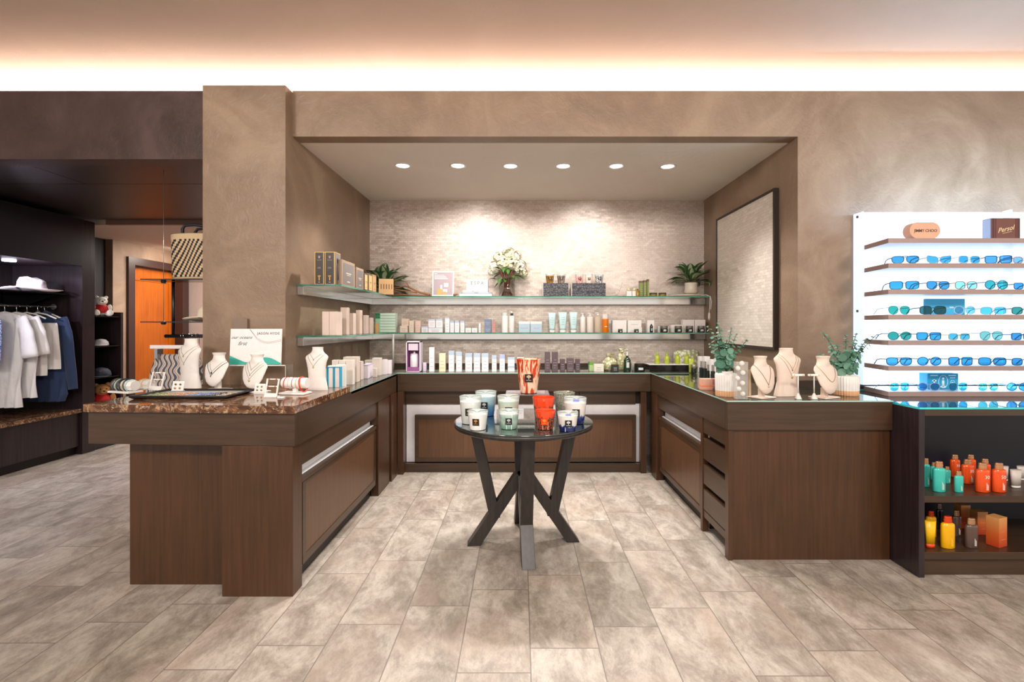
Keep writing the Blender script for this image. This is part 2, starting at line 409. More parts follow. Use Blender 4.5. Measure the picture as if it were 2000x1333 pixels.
wb('toe_board', (-5.5, -4.83, 2.6, 5.16, 0, .088), M('120E0F', .5))
bm = B(); lathe(bm, [(.05, -.012), (.052, 0)], 20); 
dlw = obj('downlight', bm, [M('DADAF0', .4, emit=9)], w); dlw.location = (-5.05+4.76, .50, 2.0445)
bb = wb('marble_bench', (-5.5, -4.76, 2.6, 5.165, .455, .495), MARBLE, None, .004, (0, 0, 0))
tag(bb, 'brown marble slab forming the bench under the hanging clothes', 'bench top')
gs = thing('glass_shelf', 'dark glass hat shelf inside the wardrobe above the clothes', 'shelf', (-5.2, 4.2, 1.73))
bm = B(); box(bm, -.30, .30, -1.6, .965, 0, .012); obj('glass_panel', bm, M('14181A', .08), gs)
for y in (.1, .85):
    bm = B(); prism(bm, [(-.28, -.01), (.26, -.01), (-.28, -.20)], -.008, .008, M4=Matrix.Translation((0, y, 0)) @ Matrix.Rotation(PI/2, 4, 'X'))
    obj('bracket', bm, BLACK, gs)
rl = thing('clothes_rail', 'chrome clothes rail running through the wardrobe', 'rail', (-5.05, 4.2, 1.60))
bm = B(); tube(bm, [(0, -1.6, 0), (0, .96, 0)], .0125, 10); obj('tube', bm, STEEL, rl, smooth=True)
bm = B(); lathe(bm, [(.03, 0), (.03, .012)], 16, M4=Matrix.Translation((0, .955, 0)) @ Matrix.Rotation(PI/2, 4, 'X')); obj('flange', bm, STEEL, rl)

def garment(name, label, cat, x, y, zh, rows, mat, thick=.05, sleeves=(), folds=9, amp=.010, group=None, rz=0, collar=None, hanger=WHITE):
    """rows: (z below the hanger, left, right) outline; seen from the front, with its own hanger"""
    t = thing(name, label, cat, (x, y, zh), rz, group)
    bm = B(); NX = 36
    def ring(z, l, r, k):
        vs = []; wd = (r-l)/2; cx = (l+r)/2; hem = min(1, k/4)
        for i in range(NX):
            a = 2*PI*i/NX; ca, sa = math.cos(a), math.sin(a)
            u = ca*wd
            f = amp*hem*math.sin(folds*u/wd*1.7+1.3*math.sin(z*4)+k*.15)+amp*.5*hem*math.sin(23*u/wd+z*3)
            vs.append(bm.verts.new((cx+u, sa*thick*.5*(.6+.4*hem)+f, z)))
        return vs
    dense = []
    for (z0, l0, r0), (z1, l1, r1) in zip(rows, rows[1:]):
        n = max(1, int(abs(z1-z0)/.035))
        for q in range(n):
            s = q/n; dense.append((z0+(z1-z0)*s, l0+(l1-l0)*s, r0+(r1-r0)*s))
    dense.append(rows[-1]); prev = None
    for k, (z, l, r) in enumerate(dense):
        rg = ring(-z, l, r, k)
        if prev:
            for i in range(NX): bm.faces.new((prev[i], rg[i], rg[(i+1) % NX], prev[(i+1) % NX])).smooth = True
        else: bm.faces.new(rg)
        prev = rg
    body = obj('body', bm, mat, t, smooth=True)
    for pts, r0, r1 in sleeves:
        bm = B(); P = [Vector(p) for p in pts]; D = []
        for a, c in zip(P, P[1:]):
            for q in range(6): D.append(a.lerp(c, q/6))
        D.append(P[-1])
        vs = tube(bm, D, 1.0, 14, taper=lambda s: (r0+(r1-r0)*s)*(1+.03*math.sin(s*17)))
        for v in vs: v.co.y *= .45
        obj('sleeve', bm, mat, t, smooth=True)
    if collar:
        bm = B(); tube(bm, [(-.07, 0, -.01), (-.04, -.03, .015), (0, -.04, -.02), (.04, -.03, .015), (.07, 0, -.01)], .018, 8)
        obj('collar', bm, mat, t, smooth=True)
    h = t
    bm = B(); tube(bm, [(-.19, 0, -.055), (-.09, 0, -.012), (0, 0, .006), (.09, 0, -.012), (.19, 0, -.055)], .008, 8)
    obj('hanger', bm, hanger, t, smooth=True)
    bm = B(); tube(bm, [(0, 0, .0), (0, 0, .04)]+[(.016+.019*math.cos(a), 0, .060+.019*math.sin(a)) for a in [PI+.5-k*PI/6 for k in range(8)]], .003, 6)
    obj('hook', bm, CHROME, t, smooth=True)
    return t
def cloth(col, rough=.85, pat=None):
    t = NT('woven_fabric_'+col); tc = t.n('TexCoord')
    nz = t.n('TexNoise', Vector=tc.outputs['Object'], Scale=9.0, Detail=4.0)
    wv = t.n('TexNoise', Vector=tc.outputs['Object'], Scale=400.0)
    c = lin(col)
    cc = t.mix(nz.outputs['Fac'], tuple(v*.9 for v in c[:3])+(1,), tuple(min(1, v*1.06) for v in c[:3])+(1,))
    if pat:
        vo = t.n('TexVoronoi', Vector=tc.outputs['Object'], Scale=55.0)
        cc = t.mix(t.math('GREATER_THAN', vo.outputs['Distance'], .42), cc, lin(pat))
    bp = t.n('Bump', Height=wv.outputs['Fac'], Strength=.15, Distance=.001)
    bp2 = t.n('Bump', Height=nz.outputs['Fac'], Strength=.5, Distance=.02, Normal=bp.outputs[0])
    b = t.n('BsdfPrincipled', Base_Color=cc, Roughness=rough, Normal=bp2.outputs[0], Sheen_Weight=.2); t.surf(b.outputs[0]); return t.m
C_WHITE = cloth('F0EEF0'); C_OFF = cloth('E9E4E2'); C_NAVY = cloth('2A3D63'); C_PRINT = cloth('2F56B4', pat='B9C6EC')
RX = -5.05; ZH = 1.60-.0745
tee = [(0, -.05, .05), (.02, -.13, .13), (.06, -.21, .21), (.16, -.225, .225), (.40, -.22, .225), (.72, -.235, .24), (.74, -.235, .24)]
GH = 'garments on the wardrobe rail'
garment('shirt', 'blue paisley print top at the front end of the wardrobe rail', 'shirt', RX-.02, 4.46, ZH, [(0, -.05, .05), (.03, -.15, .15), (.08, -.21, .20), (.45, -.21, .19), (.50, -.20, .18)], C_PRINT, group=GH, amp=.012)
garment('t_shirt', 'long white t-shirt on the rail beside the blue print top', 't-shirt', RX, 4.66, ZH, [(0, -.05, .05), (.02, -.13, .13), (.06, -.2, .2), (.4, -.2, .17), (.9, -.22, .16), (.93, -.22, .16)], C_WHITE, sleeves=[([(.15, 0, -.05), (.21, 0, -.20), (.25, 0, -.44)], .062, .080)], group=GH, amp=.016)
garment('t_shirt', 'white t-shirt hanging just in front of the off-white trousers', 't-shirt', RX+.0, 4.77, ZH, [(0, -.05, .05), (.02, -.13, .13), (.06, -.2, .21), (.4, -.2, .20), (.83, -.22, .20), (.85, -.22, .20)], C_WHITE, sleeves=[([(.16, 0, -.05), (.22, 0, -.2), (.26, 0, -.42)], .060, .076)], group=GH, amp=.016)
for k, (yy, lab, rr, ln) in enumerate([(4.87, 'off-white trousers clipped by the waist, beside the t-shirts', .17, .62), (4.94, 'off-white trousers clipped by the waist, next to the blue shirt', .20, .56)]):
    garment('trousers', lab, 'trousers', RX+.04*k, yy, ZH, [(.10, -.16, rr), (.12, -.165, rr+.005), (.3, -.17, rr+.015), (ln, -.18, rr+.03), (ln+.02, -.18, rr+.03)], C_OFF, thick=.045, folds=12, amp=.012, group=GH)
garment('shirt', 'navy blue long-sleeved shirt at the far end of the wardrobe rail', 'shirt', RX+.01, 5.04, ZH, [(0, -.06, .06), (.03, -.14, .14), (.08, -.22, .22), (.2, -.24, .24), (.5, -.23, .23), (.85, -.24, .24), (.93, -.22, .20)], C_NAVY, thick=.08, sleeves=[([(.17, 0, -.06), (.23, -.01, -.2), (.27, -.02, -.45), (.31, -.02, -.80)], .072, .05)], group=GH, amp=.018, collar=True)

def hat(name, label, loc, s=1, mat=None, band=None, rz=0):
    t = thing(name, label, 'hat', loc, rz)
    bm = B()
    prof = [(.02, .128), (.045, .130), (.068, .118), (.078, .09), (.083, .05), (.088, .018), (.095, .010), (.13, .012), (.175, .020), (.177, .017), (.14, .007), (.09, .002)]
    vs = lathe(bm, [(r*s, z*s) for r, z in prof], 40, sx=1.12, sy=.92)
    for v in vs:
        if v.co.z > .10*s: v.co.z -= max(0, .030*s*(1-abs(v.co.y)/(.05*s))); v.co.z -= .02*s*max(0, v.co.x/(.08*s))
        r = math.hypot(v.co.x, v.co.y)
        if r > .12*s: v.co.z += .018*s*((v.co.y/(r+1e-6))**2)
    obj('crown_and_brim', bm, mat, t, smooth=True)
    bm = B(); lathe(bm, [(.0885*s, .016*s), (.0862*s, .038*s)], 40, sx=1.13, sy=.93, cap=False); obj('hat_band', bm, band, t, smooth=True)
    return t
hat('felt_hat', 'pale pink felt hat on the glass shelf in the wardrobe', (X_(62, 4.93), 4.93, 1.742), 1.28, M('EBDCE0', .85), M('DCC9CE', .6), .15)

# low shelf unit past the wardrobe
n = thing('shelf_unit', 'narrow dark shelf unit with glass shelves beside the wardrobe', 'shelf unit', (-4.76, 5.52, 0))
base = (-4.76, 5.52, 0)
wb('side_panel', (-5.25, -4.75, 5.655, 5.69, 0, 1.555), WD_D, n, 0, base)
wb('back_panel', (-5.27, -5.25, 5.325, 5.69, 0, 1.555), WD_D, n, 0, base)
wb('top_rail', (-5.25, -5.20, 5.325, 5.655, 1.50, 1.55), WD_D, n, 0, base)
for z in (1.495, 1.155, .80):
    bm = B(); box(bm, -.40, 0, -.19, .13, z, z+.01); obj('glass_shelf', bm, M('1A2422', .08), n)
wb('base_box', (-5.25, -4.77, 5.325, 5.655, 0, .40), WD_D, n, 0, base)

# ------------------------------------------------ counters
A_T, A_B = .947, .779          # apron top and bottom
lc = thing('display_counter', 'walnut counter with marble end wrapping round the column, left side', 'counter', (-1.6, 2.9, 0))
LB = (-1.6, 2.9, 0)
def part(name, dims, mat, par, base, bevel=.0015):
    x0, x1, y0, y1, z0, z1 = dims
    return bx(name, (x0-base[0], x1-base[0], y0-base[1], y1-base[1], z0-base[2], z1-base[2]), mat, par, bevel)
AP = 2.445
bm = B(); prism(bm, [(-2.27-LB[0], 2.50-LB[1]), (-1.16-LB[0], AP-LB[1]), (-1.16-LB[0], AP+.03-LB[1]), (-2.27-LB[0], 2.53-LB[1])], A_B, A_T)
obj('front_apron', bm, WD_H, lc)
part('side_apron', (-1.19, -1.16, AP+.032, 4.445, A_B, A_T), WD_Y, lc, LB)
part('left_apron', (-2.27, -2.24, 2.53, 3.315, A_B, A_T), WD_Y, lc, LB)
part('corner_panel', (-1.54, -1.175, 2.455, 2.56, 0, A_B-.002), WD_V, lc, LB)
part('end_panel', (-2.11, -1.54, 2.57, 2.61, 0, A_B-.002), WD_V, lc, LB)
part('column_side_panel', (-2.11, -2.07, 2.61, 3.315, 0, A_B), WD_V, lc, LB)
part('upper_rail', (-1.22, -1.178, 2.56, 3.90, .648, A_B-.002), WD_Y, lc, LB)
part('lower_rail', (-1.215, -1.175, 2.56, 3.88, .555, .578), WD_Y, lc, LB)
part('slot_liner', (-1.245, -1.235, 2.56, 3.90, .5, .70), M('F1F0F2', .5), lc, LB)
part('slot_sill', (-1.234, -1.205, 2.56, 3.90, .578, .582), M('EDECEF', .5), lc, LB)
dp = part('door_panel', (-1.225, -1.182, 2.565, 3.875, .10, .553), WD_P, lc, LB)
bm = B()
for dims in ((-.002, .004, 2.575, 3.865, .535, .551), (-.002, .004, 2.575, 3.865, .105, .150), (-.002, .004, 2.575, 2.615, .15, .535), (-.002, .004, 3.835, 3.865, .15, .535)):
    x0, x1, y0, y1, z0, z1 = dims; box(bm, -1.182+x0-LB[0], -1.182+x1-LB[0], y0-LB[1], y1-LB[1], z0, z1)
fr_ = obj('door_moulding', bm, WD_Y, lc); fr_.parent = dp
part('toe_board', (-1.26, -1.23, 2.56, 3.88, 0, .095), M('241A15', .5), lc, LB)
part('rear_post', (-1.23, -1.165, 3.90, 4.22, 0, A_B-.002), WD_V, lc, LB)
part('corner_post', (-1.23, -1.155, 4.26, 4.44, 0, A_B-.002), WD_V, lc, LB)
part('carcass', (-1.63, -1.30, 3.33, 4.44, .05, A_B), M('201814', .6), lc, LB)
part('counter_deck', (-1.638, -1.16, 3.26, 4.47, A_T-.018, A_T-.0005), WD_Y, lc, LB, 0)
mt = B(); prism(mt, [(-2.285, 2.485), (-1.155, 2.43), (-1.155, 3.22), (-1.63, 3.22), (-1.63, 3.318), (-2.285, 3.318)], ZM-.041, ZM)
tag(obj('marble_worktop', mt, MARBLE, bevel=.002), 'polished brown marble slab on the left counter by the column', 'worktop')

bc = thing('display_counter', 'long walnut counter across the back of the alcove with a white lined niche', 'counter', (0, 4.8, 0)); BB = (0, 4.8, 0)
part('front_apron', (-1.158, 1.222, 4.475, 4.505, A_B, A_T), WD_H, bc, BB)
part('counter_deck', (-1.638, 1.988, 4.507, YB-.002, A_T-.018, A_T-.0005), WD_H, bc, BB, 0)
part('upper_rail', (-1.10, .56, 4.56, 4.58, .645, A_B), WD_H, bc, BB)
part('upper_rail', (.564, 1.10, 4.56, 4.58, .645, A_B), WD_H, bc, BB)
part('left_post', (-1.155, -1.10, 4.46, 4.56, 0, A_B-.002), WD_V, bc, BB)
part('right_post', (1.135, 1.19, 4.50, 4.56, 0, A_B-.002), WD_V, bc, BB)
part('niche_liner', (-1.10, 1.18, 4.585, 4.60, .085, .645), M('EDEBEF', .5), bc, BB)
dp = part('door_panel', (-1.01, 1.10, 4.545, 4.58, .10, .545), WD_P, bc, BB)
bm = B()
for x0, x1, z0, z1 in ((-1.01, 1.10, .505, .545), (-1.01, 1.10, .10, .135), (-1.01, -.975, .135, .505), (1.065, 1.10, .135, .505)):
    box(bm, x0, x1, 4.537-4.8, 4.545-4.8, z0, z1)
o_ = obj('door_moulding', bm, WD_H, bc); o_.parent = dp
part('toe_board', (-1.10, 1.15, 4.53, 4.56, 0, .085), WD_H, bc, BB)
part('carcass', (-1.10, 1.2, 4.602, 5.15, .0, A_B), M('201814', .6), bc, BB)
sbox('baseboard_back', (-1.638, 1.965, YB-.022, YB-.002, ZT+.001, ZT+.035), WD_H)

RFY = 2.82
rc = thing('display_counter', 'walnut counter with a bank of drawers on the right side of the alcove', 'counter', (1.6, 3.2, 0)); RB = (1.6, 3.2, 0)
part('front_apron', (1.225, 2.203, RFY, RFY+.03, A_B, A_T), WD_H, rc, RB)
part('side_apron', (1.225, 1.255, RFY+.031, 4.475, A_B, A_T), WD_Y, rc, RB)
part('counter_deck', (1.257, 2.203, RFY+.031, YF-.002, A_T-.018, A_T-.0005), WD_Y, rc, RB, 0)
part('counter_deck', (1.257, XR-.002, YF-.001, 4.505, A_T-.018, A_T-.0005), WD_Y, rc, RB, 0)
part('end_panel', (1.262, 2.203, RFY+.022, RFY+.06, 0, A_B-.002), WD_V, rc, RB)
part('corner_stile', (1.235, 1.262, RFY+.012, RFY+.06, 0, A_B-.002), WD_V, rc, RB)
part('drawer_stile', (1.235, 1.275, 3.235, 3.27, 0, A_B-.002), WD_V, rc, RB)
part('drawer_case', (1.285, 1.9, RFY+.062, 3.235, .13, A_B-.004), M('15100E', .6), rc, RB, 0)
for z0, z1 in ((.672, .772), (.497, .638), (.328, .458), (.155, .292)):
    part('drawer', (1.24, 1.28, RFY+.064, 3.232, z0, z1), WD_Y, rc, RB, .002)
part('lower_rail', (1.242, 1.28, RFY+.062, 3.235, .10, .148), WD_Y, rc, RB)
part('upper_rail', (1.242, 1.28, 3.272, 4.35, .655, A_B-.002), WD_Y, rc, RB)
part('slot_liner', (1.305, 1.315, 3.272, 4.30, .5, .70), M('F1F0F2', .5), rc, RB)
part('slot_sill', (1.275, 1.304, 3.272, 4.30, .576, .58), M('EDECEF', .5), rc, RB)
part('middle_rail', (1.24, 1.28, 3.272, 4.28, .553, .576), WD_Y, rc, RB)
dp = part('door_panel', (1.252, 1.29, 3.28, 4.27, .10, .552), WD_P, rc, RB)
bm = B()
for y0, y1, z0, z1 in ((3.28, 4.27, .52, .552), (3.28, 4.27, .10, .14), (3.28, 3.32, .14, .52), (4.235, 4.27, .14, .52)):
    box(bm, 1.245-1.6, 1.252-1.6, y0-3.2, y1-3.2, z0, z1)
o_ = obj('door_moulding', bm, WD_Y, rc); o_.parent = dp
part('toe_board', (1.30, 1.33, 3.272, 4.30, 0, .095), M('241A15', .5), rc, RB)
part('rear_post', (1.225, 1.29, 4.30, 4.46, 0, A_B-.002), WD_V, rc, RB)
part('carcass', (1.45, 1.98, 3.28, 4.50, .05, A_B), M('201814', .6), rc, RB)

def glass_slab(name, label, pts, z0, z1, edge=G_EDGE, mat=GLASS, cat='glass top'):
    bm = B(); prism(bm, pts, z0, z1, 0, side_mi=1)
    return tag(obj(name, bm, [mat, edge]), label, cat)
glass_slab('glass_worktop', 'narrow glass counter top along the left alcove wall behind the marble', [(-1.155, 3.225), (-1.155, 4.465), (-1.636, 4.465), (-1.636, 3.225)], A_T, ZT, M('8FA79D', .15))
glass_slab('glass_worktop', 'glass counter top running along the back wall of the alcove', [(-1.636, 4.467), (1.219, 4.467), (1.988, 4.467), (1.988, YB-.002), (-1.636, YB-.002)], A_T, ZT, M('9FC4BA', .15))
glass_slab('glass_worktop', 'glass counter top on the right counter under the pale busts', [(1.219, 4.465), (1.219, RFY-.005), (2.203, RFY-.005), (2.203, YF-.003), (XR-.003, YF-.003), (XR-.003, 4.465)], A_T, ZT, M('9FC4BA', .15))
sbox('baseboard_right', (XR+.002, 5.5, YF-.02, YF-.001, ZT+.001, ZT+.05), WD_H)
sbox('trim_sill_return', (XR-.02, XR-.001, YF, YB-.03, ZT+.001, ZT+.045), WD_Y)

# open cabinet at the right edge with sun care products
CX, CY = 2.207, 2.64
oc = thing('open_cabinet', 'dark open cabinet with two shelves of sun care under the eyewear display', 'cabinet', (CX, CY, 0)); OB = (CX, CY, 0)
part('side_panel', (CX, CX+.033, CY, YF-.022, 0, .9345), WD_D, oc, OB)
part('top_rail', (CX+.033, 4.3, CY, CY+.03, .898, .9345), WD_H, oc, OB)
part('middle_shelf', (CX+.033, 4.3, CY+.004, 3.10, .415, .452), WD_H, oc, OB)
part('bottom_shelf', (CX+.033, 4.3, CY+.004, 3.10, .10, .140), WD_H, oc, OB)
part('toe_board', (CX+.033, 4.3, CY+.03, CY+.05, 0, .10), WD_H, oc, OB)
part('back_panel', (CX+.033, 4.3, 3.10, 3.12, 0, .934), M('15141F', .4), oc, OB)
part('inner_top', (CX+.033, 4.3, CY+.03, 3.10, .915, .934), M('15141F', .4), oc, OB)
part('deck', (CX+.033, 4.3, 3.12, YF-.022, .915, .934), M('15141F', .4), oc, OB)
glass_slab('glass_worktop', 'teal-edged glass top on the open cabinet at the right edge', [(CX, CY-.004), (4.3, CY-.004), (4.3, YF-.022), (CX, YF-.022)], .935, .945, T_EDGE)

# ------------------------------------------------ glass wall shelves
def lshelf(name, label, z):
    t = thing(name, label, 'shelf', (0, YB, z))
    pts = [(XL+.003, 3.48), (-1.31, 3.48), (-1.31, 4.87), (1.93, 4.87), (1.93, YB-.003), (XL+.003, YB-.003)]
    bm = B(); prism(bm, [(x, y-YB) for x, y in pts], -.012, 0, 0, side_mi=1); obj('glass_panel', bm, [GLASS_G, G_EDGE], t)
    bm = B()
    box(bm, XL+.002, XL+.047, 3.49-YB, -.05, -.075, -.0125)
    box(bm, XL+.047, XR-.003, -.05, -.003, -.075, -.0125)
    obj('steel_support_bar', bm, M('DCDAD8', .12, .9, .01), t, bevel=.001)
    return t
lshelf('glass_shelf', 'upper green-edged glass shelf with a steel support round the alcove', 1.70)
lshelf('glass_shelf', 'lower green-edged glass shelf with a steel support round the alcove', 1.325)
bm = B(); lathe(bm, [(.011, 0), (.011, 1.311-ZT)], 14)
tag(obj('acrylic_post', bm, M('D9D9D6', .08, 0, .02), smooth=False, loc=(X_(768, 4.86), 4.86, ZT+.0005)), 'slim clear post between the back counter and the lower glass shelf', 'post')

# shell panel on the right wall
pp = thing('wall_panel', 'tall mother-of-pearl panel in a dark frame on the right alcove wall', 'wall panel', (XR, 4.21, 1.835))
y0, y1, z0, z1 = 3.665, 4.757, 1.211, 2.46
bm = B(); box(bm, -.034, -.012, y0-4.21+.02, y1-4.21-.02, z0-1.835+.02, z1-1.835-.02); obj('shell_inlay', bm, shell_mat('mother_of_pearl_bricks_large', 'CBBFB2', 'E6DDD2', .06, .024, True), pp)
bm = B()
for a, b, c, d in ((y0, y0+.02, z0, z1), (y1-.02, y1, z0, z1), (y0+.02, y1-.02, z0, z0+.02), (y0+.02, y1-.02, z1-.02, z1)):
    box(bm, -.040, -.003, a-4.21, b-4.21, c-1.835, d-1.835)
obj('frame', bm, M('2A1E1A', .4), pp)
bx_ = bx('switch_plate', (X_(460, YC), X_(487, YC), YC-.028, YC-.001, Z_(652, YC), Z_(623, YC)), M('857263', .5), None, .002)
tag(bx_, 'small taupe box fixed to the column behind the white sign', 'switch box')

# recessed downlights
first = None
for i, ((x, y, a), lab) in enumerate(zip(DL, ['first downlight from the left in the alcove ceiling', 'second downlight from the left, above the framed card', 'third downlight from the left, left of the white flowers', 'fourth downlight from the left, near the ceiling centre', 'fifth downlight from the left, above the green boxes', 'last downlight on the right of the alcove ceiling'])):
    t = thing('downlight', lab, 'downlight', (x, y, 2.757), 0, 'alcove ceiling downlights')
    bm = B(); lathe(bm, [(.070, 0), (.072, -.004), (.058, -.006), (.055, -.001), (.052, -.0005)], 32, cap=False); obj('trim_ring', bm, M('F4F2EE', .3), t, smooth=True)
    bm = B(); lathe(bm, [(.001, -.0035), (.052, -.001)], 32, cap=False); obj('lamp_face', bm, M('FFFFFF', .3, emit=6), t)

# ------------------------------------------------ round table
TX, TY, TZ, TR = .018, 3.08, .787, .443
rt = thing('round_table', 'round dark table with a glass top standing in front of the alcove', 'table', (TX, TY, 0), math.radians(4.6))
bm = B(); lathe(bm, [(TR-.006, TZ-.034), (TR, TZ-.028), (TR, TZ-.008)], 72); obj('table_top', bm, WD_K, rt)
bm = B(); lathe(bm, [(TR-.001, TZ-.0078), (TR, TZ-.006), (TR, TZ-.002), (TR-.002, TZ)], 72); obj('glass_disc', bm, M('2B3634', .03, 0, .02, spec=1.0, coat=1), rt)
def beam(bm, p, q, w, dpt, n):
    """bar from p to q (2-D in x,z), width w in plane, thickness dpt across; end cuts horizontal"""
    (x0, z0), (x1, z1) = p, q
    h = w/abs(z1-z0)*math.hypot(x1-x0, z1-z0)/2
    vs = [bm.verts.new((x, yy, z)) for yy in (-dpt/2, dpt/2) for x, z in ((x0-h, z0), (x0+h, z0), (x1+h, z1), (x1-h, z1))]
    for f in ((0, 1, 2, 3), (7, 6, 5, 4), (0, 4, 5, 1), (1, 5, 6, 2), (2, 6, 7, 3), (3, 7, 4, 0)): bm.faces.new([vs[i] for i in f])
for k in range(4):
    bm = B()
    beam(bm, (.32, 0), (.018, .445), .068, .078, 0)
    beam(bm, (.185, .175), (.315, TZ-.035), .066, .076, 0)
    o = obj('leg', bm, WD_K, rt, bevel=.002); o.rotation_euler = (0, 0, k*PI/2)
bm = B(); lathe(bm, [(.045, .37), (.045, .43)], 20); obj('hub', bm, WD_K, rt)

# ------------------------------------------------ lit eyewear display
PG = M('DFEBFF', .5, emit=1.15, var=.01)
ev = thing('eyewear_display', 'back-lit white shelf display of sunglasses on the right wall', 'display unit', (2.39, YF, .99)); EB = (2.39, YF, .99)
ztop = 1.4+(636-413)/930*3.318
part('light_box', (2.39, 4.1, 3.322, YF-.003, .985, ztop-.006), PG, ev, EB)
part('side_panel', (2.386, 2.39, 3.318, YF-.003, .985, ztop), M('CFE6FB', .3, emit=.8), ev, EB)
part('right_side_panel', (X_(1993, 3.2), X_(1993, 3.2)+.02, 3.27, 3.318, .985, ztop), M('E6F0FC', .3, emit=.45), ev, EB)
SH = [465.5, 514.3, 565.5, 615, 665.5, 715.5, 765.5]
DS = 3.04; SZ = [1.4+(636-y)/930*DS for y in SH]
LED = M('F2F8FF', .4, emit=3.2)
for z in SZ:
    bm = B(); pts = [(2.392, 3.318), (X_(1735, DS), DS), (4.08, DS), (4.08, 3.318)]
    prism(bm, [(x-EB[0], y-EB[1]) for x, y in pts], z-.0305-EB[2], z-EB[2], 0, side_mi=1)
    obj('shelf', bm, [M('E4EEFA', .35), M('A08A84', .4)], ev)
for x, y in ((1712, 421), (1877, 420)):
    bm = B(); lathe(bm, [(.008, 0), (.009, -.02)], 12, M4=Matrix.Translation((X_(x, 3.3)-EB[0], 3.322-EB[1], Z_(y, 3.3)-EB[2])) @ Matrix.Rotation(-PI/2, 4, 'X'))
    obj('screw_cap', bm, CHROME, ev)
for yy in (424, 608):
    bm = B(); lathe(bm, [(.009, 0), (.009, .006)], 12, M4=Matrix.Translation((2.386-EB[0], 3.37-EB[1], Z_(yy, 3.37)-EB[2])) @ Matrix.Rotation(-PI/2, 4, 'Y'))
    obj('screw_cap', bm, M('8A7468', .3, .8), ev)
lamp('AREA', (3.2, 3.06, ztop+.03), 13, (.42, .70, 1), aim=(3.2, 3.75, 3.2), shape='RECTANGLE', size=1.5, size_y=.1)
lamp('AREA', (2.95, 3.28, .978), 3, (.60, .85, 1), aim=(2.95, 3.2, 0), shape='RECTANGLE', size=.95, size_y=.05)
# ------------------------------------------------ product builders
def base_py(zs, d): return VY+(HC-zs)*F/d
def mark_lines(bm, w, z0, z1, y, n, fr=.5, seed=0):
    r = random.Random(seed)
    for k in range(n):
        z = z0+(z1-z0)*(k+.5)/n; h = min(.0022, (z1-z0)/n*.35); q = w*fr*(.5+.5*r.random())/2
        box(bm, -q, q, y-.0004, y+.0002, z-h/2, z+h/2)
def carton(name, label, x0, x1, y0, d, zs, col, depth=.05, band=None, bandh=.2, lines=('9A94A0', 3), group=None, cat='box', rz=0, gap=.0022, foot=None, py1=None, rough=.45):
    """upright carton: its front spans px x0-x1 at distance d, its top at px y0, standing on height zs"""
    wx = (x1-x0)/F*d-gap; h = (base_py(zs, d)-y0)/F*d; xc = X_((x0+x1)/2, d)
    t = thing(name, label, cat, (xc, d+depth/2, zs+.0004), rz, group)
    bm = B(); box(bm, -wx/2, wx/2, -depth/2, depth/2, 0, h); obj('carton_body', bm, M(col, rough), t, bevel=.0006)
    if band:
        bm = B(); box(bm, -wx/2-.0005, wx/2+.0005, -depth/2-.0005, depth/2+.0005, h*(1-bandh), h+.0005); obj('lid_band', bm, M(band, .5), t)
    if foot:
        bm = B(); box(bm, -wx/2-.0005, wx/2+.0005, -depth/2-.0005, depth/2+.0005, h*.28, h*.40); obj('stripe', bm, M(foot, .5), t)
    if lines:
        bm = B(); mark_lines(bm, wx, h*.12, h*.66, -depth/2-.0004, lines[1], .7, int(x0)); obj('printed_label', bm, M(lines[0], .6), t)
    return t, wx, h
def row(items, zs, group, **kw):
    for it in items:
        name, x0, x1, y0, d, dep, col, label = it[:8]; ex = dict(kw); ex.update(it[8] if len(it) > 8 else {})
        z = ex.pop('z', zs)
        carton(name, label, x0, x1, y0, d, z, col, dep, group=group, **ex)
def vessel(name, label, xc, w, y0, d, zs, prof, mat, cat='bottle', group=None, sy=1, cap=None, capmat=None, extra=None, seg=24, rz=0):
    """prof: list of (r fraction of half width, z fraction of height); cap the same"""
    R = w/F*d/2; H = (base_py(zs, d)-y0)/F*d; x = X_(xc, d)
    t = thing(name, label, cat, (x, d+R*sy, zs+.0004), rz, group)
    bm = B(); lathe(bm, [(r*R, z*H) for r, z in prof], seg, sy=sy); obj('body', bm, mat, t, smooth=False, auto=40)
    if cap:
        bm = B(); lathe(bm, [(r*R, z*H) for r, z in cap], seg, sy=sy); obj('cap', bm, capmat, t, auto=40)
    if extra: extra(t, R, H)
    return t
def front_label(col, z0, z1, wfr=.8, mark=None, r=1.0):
    def f(t, R, H):
        bm = B(); n = 8; a0 = wfr
        A = []
        for i in range(n+1):
            a = -PI/2+a0*(i/n-.5)*2; rr = R*r*1.006+.0003
            A.append((bm.verts.new((rr*math.cos(a), rr*math.sin(a), z0*H)), bm.verts.new((rr*math.cos(a), rr*math.sin(a), z1*H))))
        for p, q in zip(A, A[1:]): bm.faces.new((p[0], q[0], q[1], p[1]))
        obj('label', bm, M(col, .5), t)
        if mark:
            bm = B(); yy = -R*r*1.006-.0012
            for k in range(3):
                zc = H*(z0+(z1-z0)*(.25+.25*k)); q = R*(.25+.12*(k % 2)); box(bm, -q, q, yy, yy+.0006, zc-.0012, zc+.0012)
            obj('printed_mark', bm, M(mark, .5), t)
    return f
def pump(mat, z0=.86):
    def f(t, R, H):
        bm = B(); lathe(bm, [(.38*R, z0*H), (.38*R, (z0+.05)*H), (.12*R, (z0+.06)*H), (.12*R, .96*H)], 14)
        lathe(bm, [(.3*R, .955*H), (.3*R, .985*H)], 14); box(bm, -.8*R, .1*R, -.14*R, .14*R, .975*H, H)
        obj('pump_head', bm, mat, t)
    return f
P_BOT = [(.92, 0), (1, .02), (1, .74), (.9, .79), (.42, .84), (.42, .86)]
P_JAR = [(.9, 0), (1, .05), (1, .56), (.92, .62)]; C_JAR = [(.98, .63), (1, .66), (1, .97), (.94, 1)]

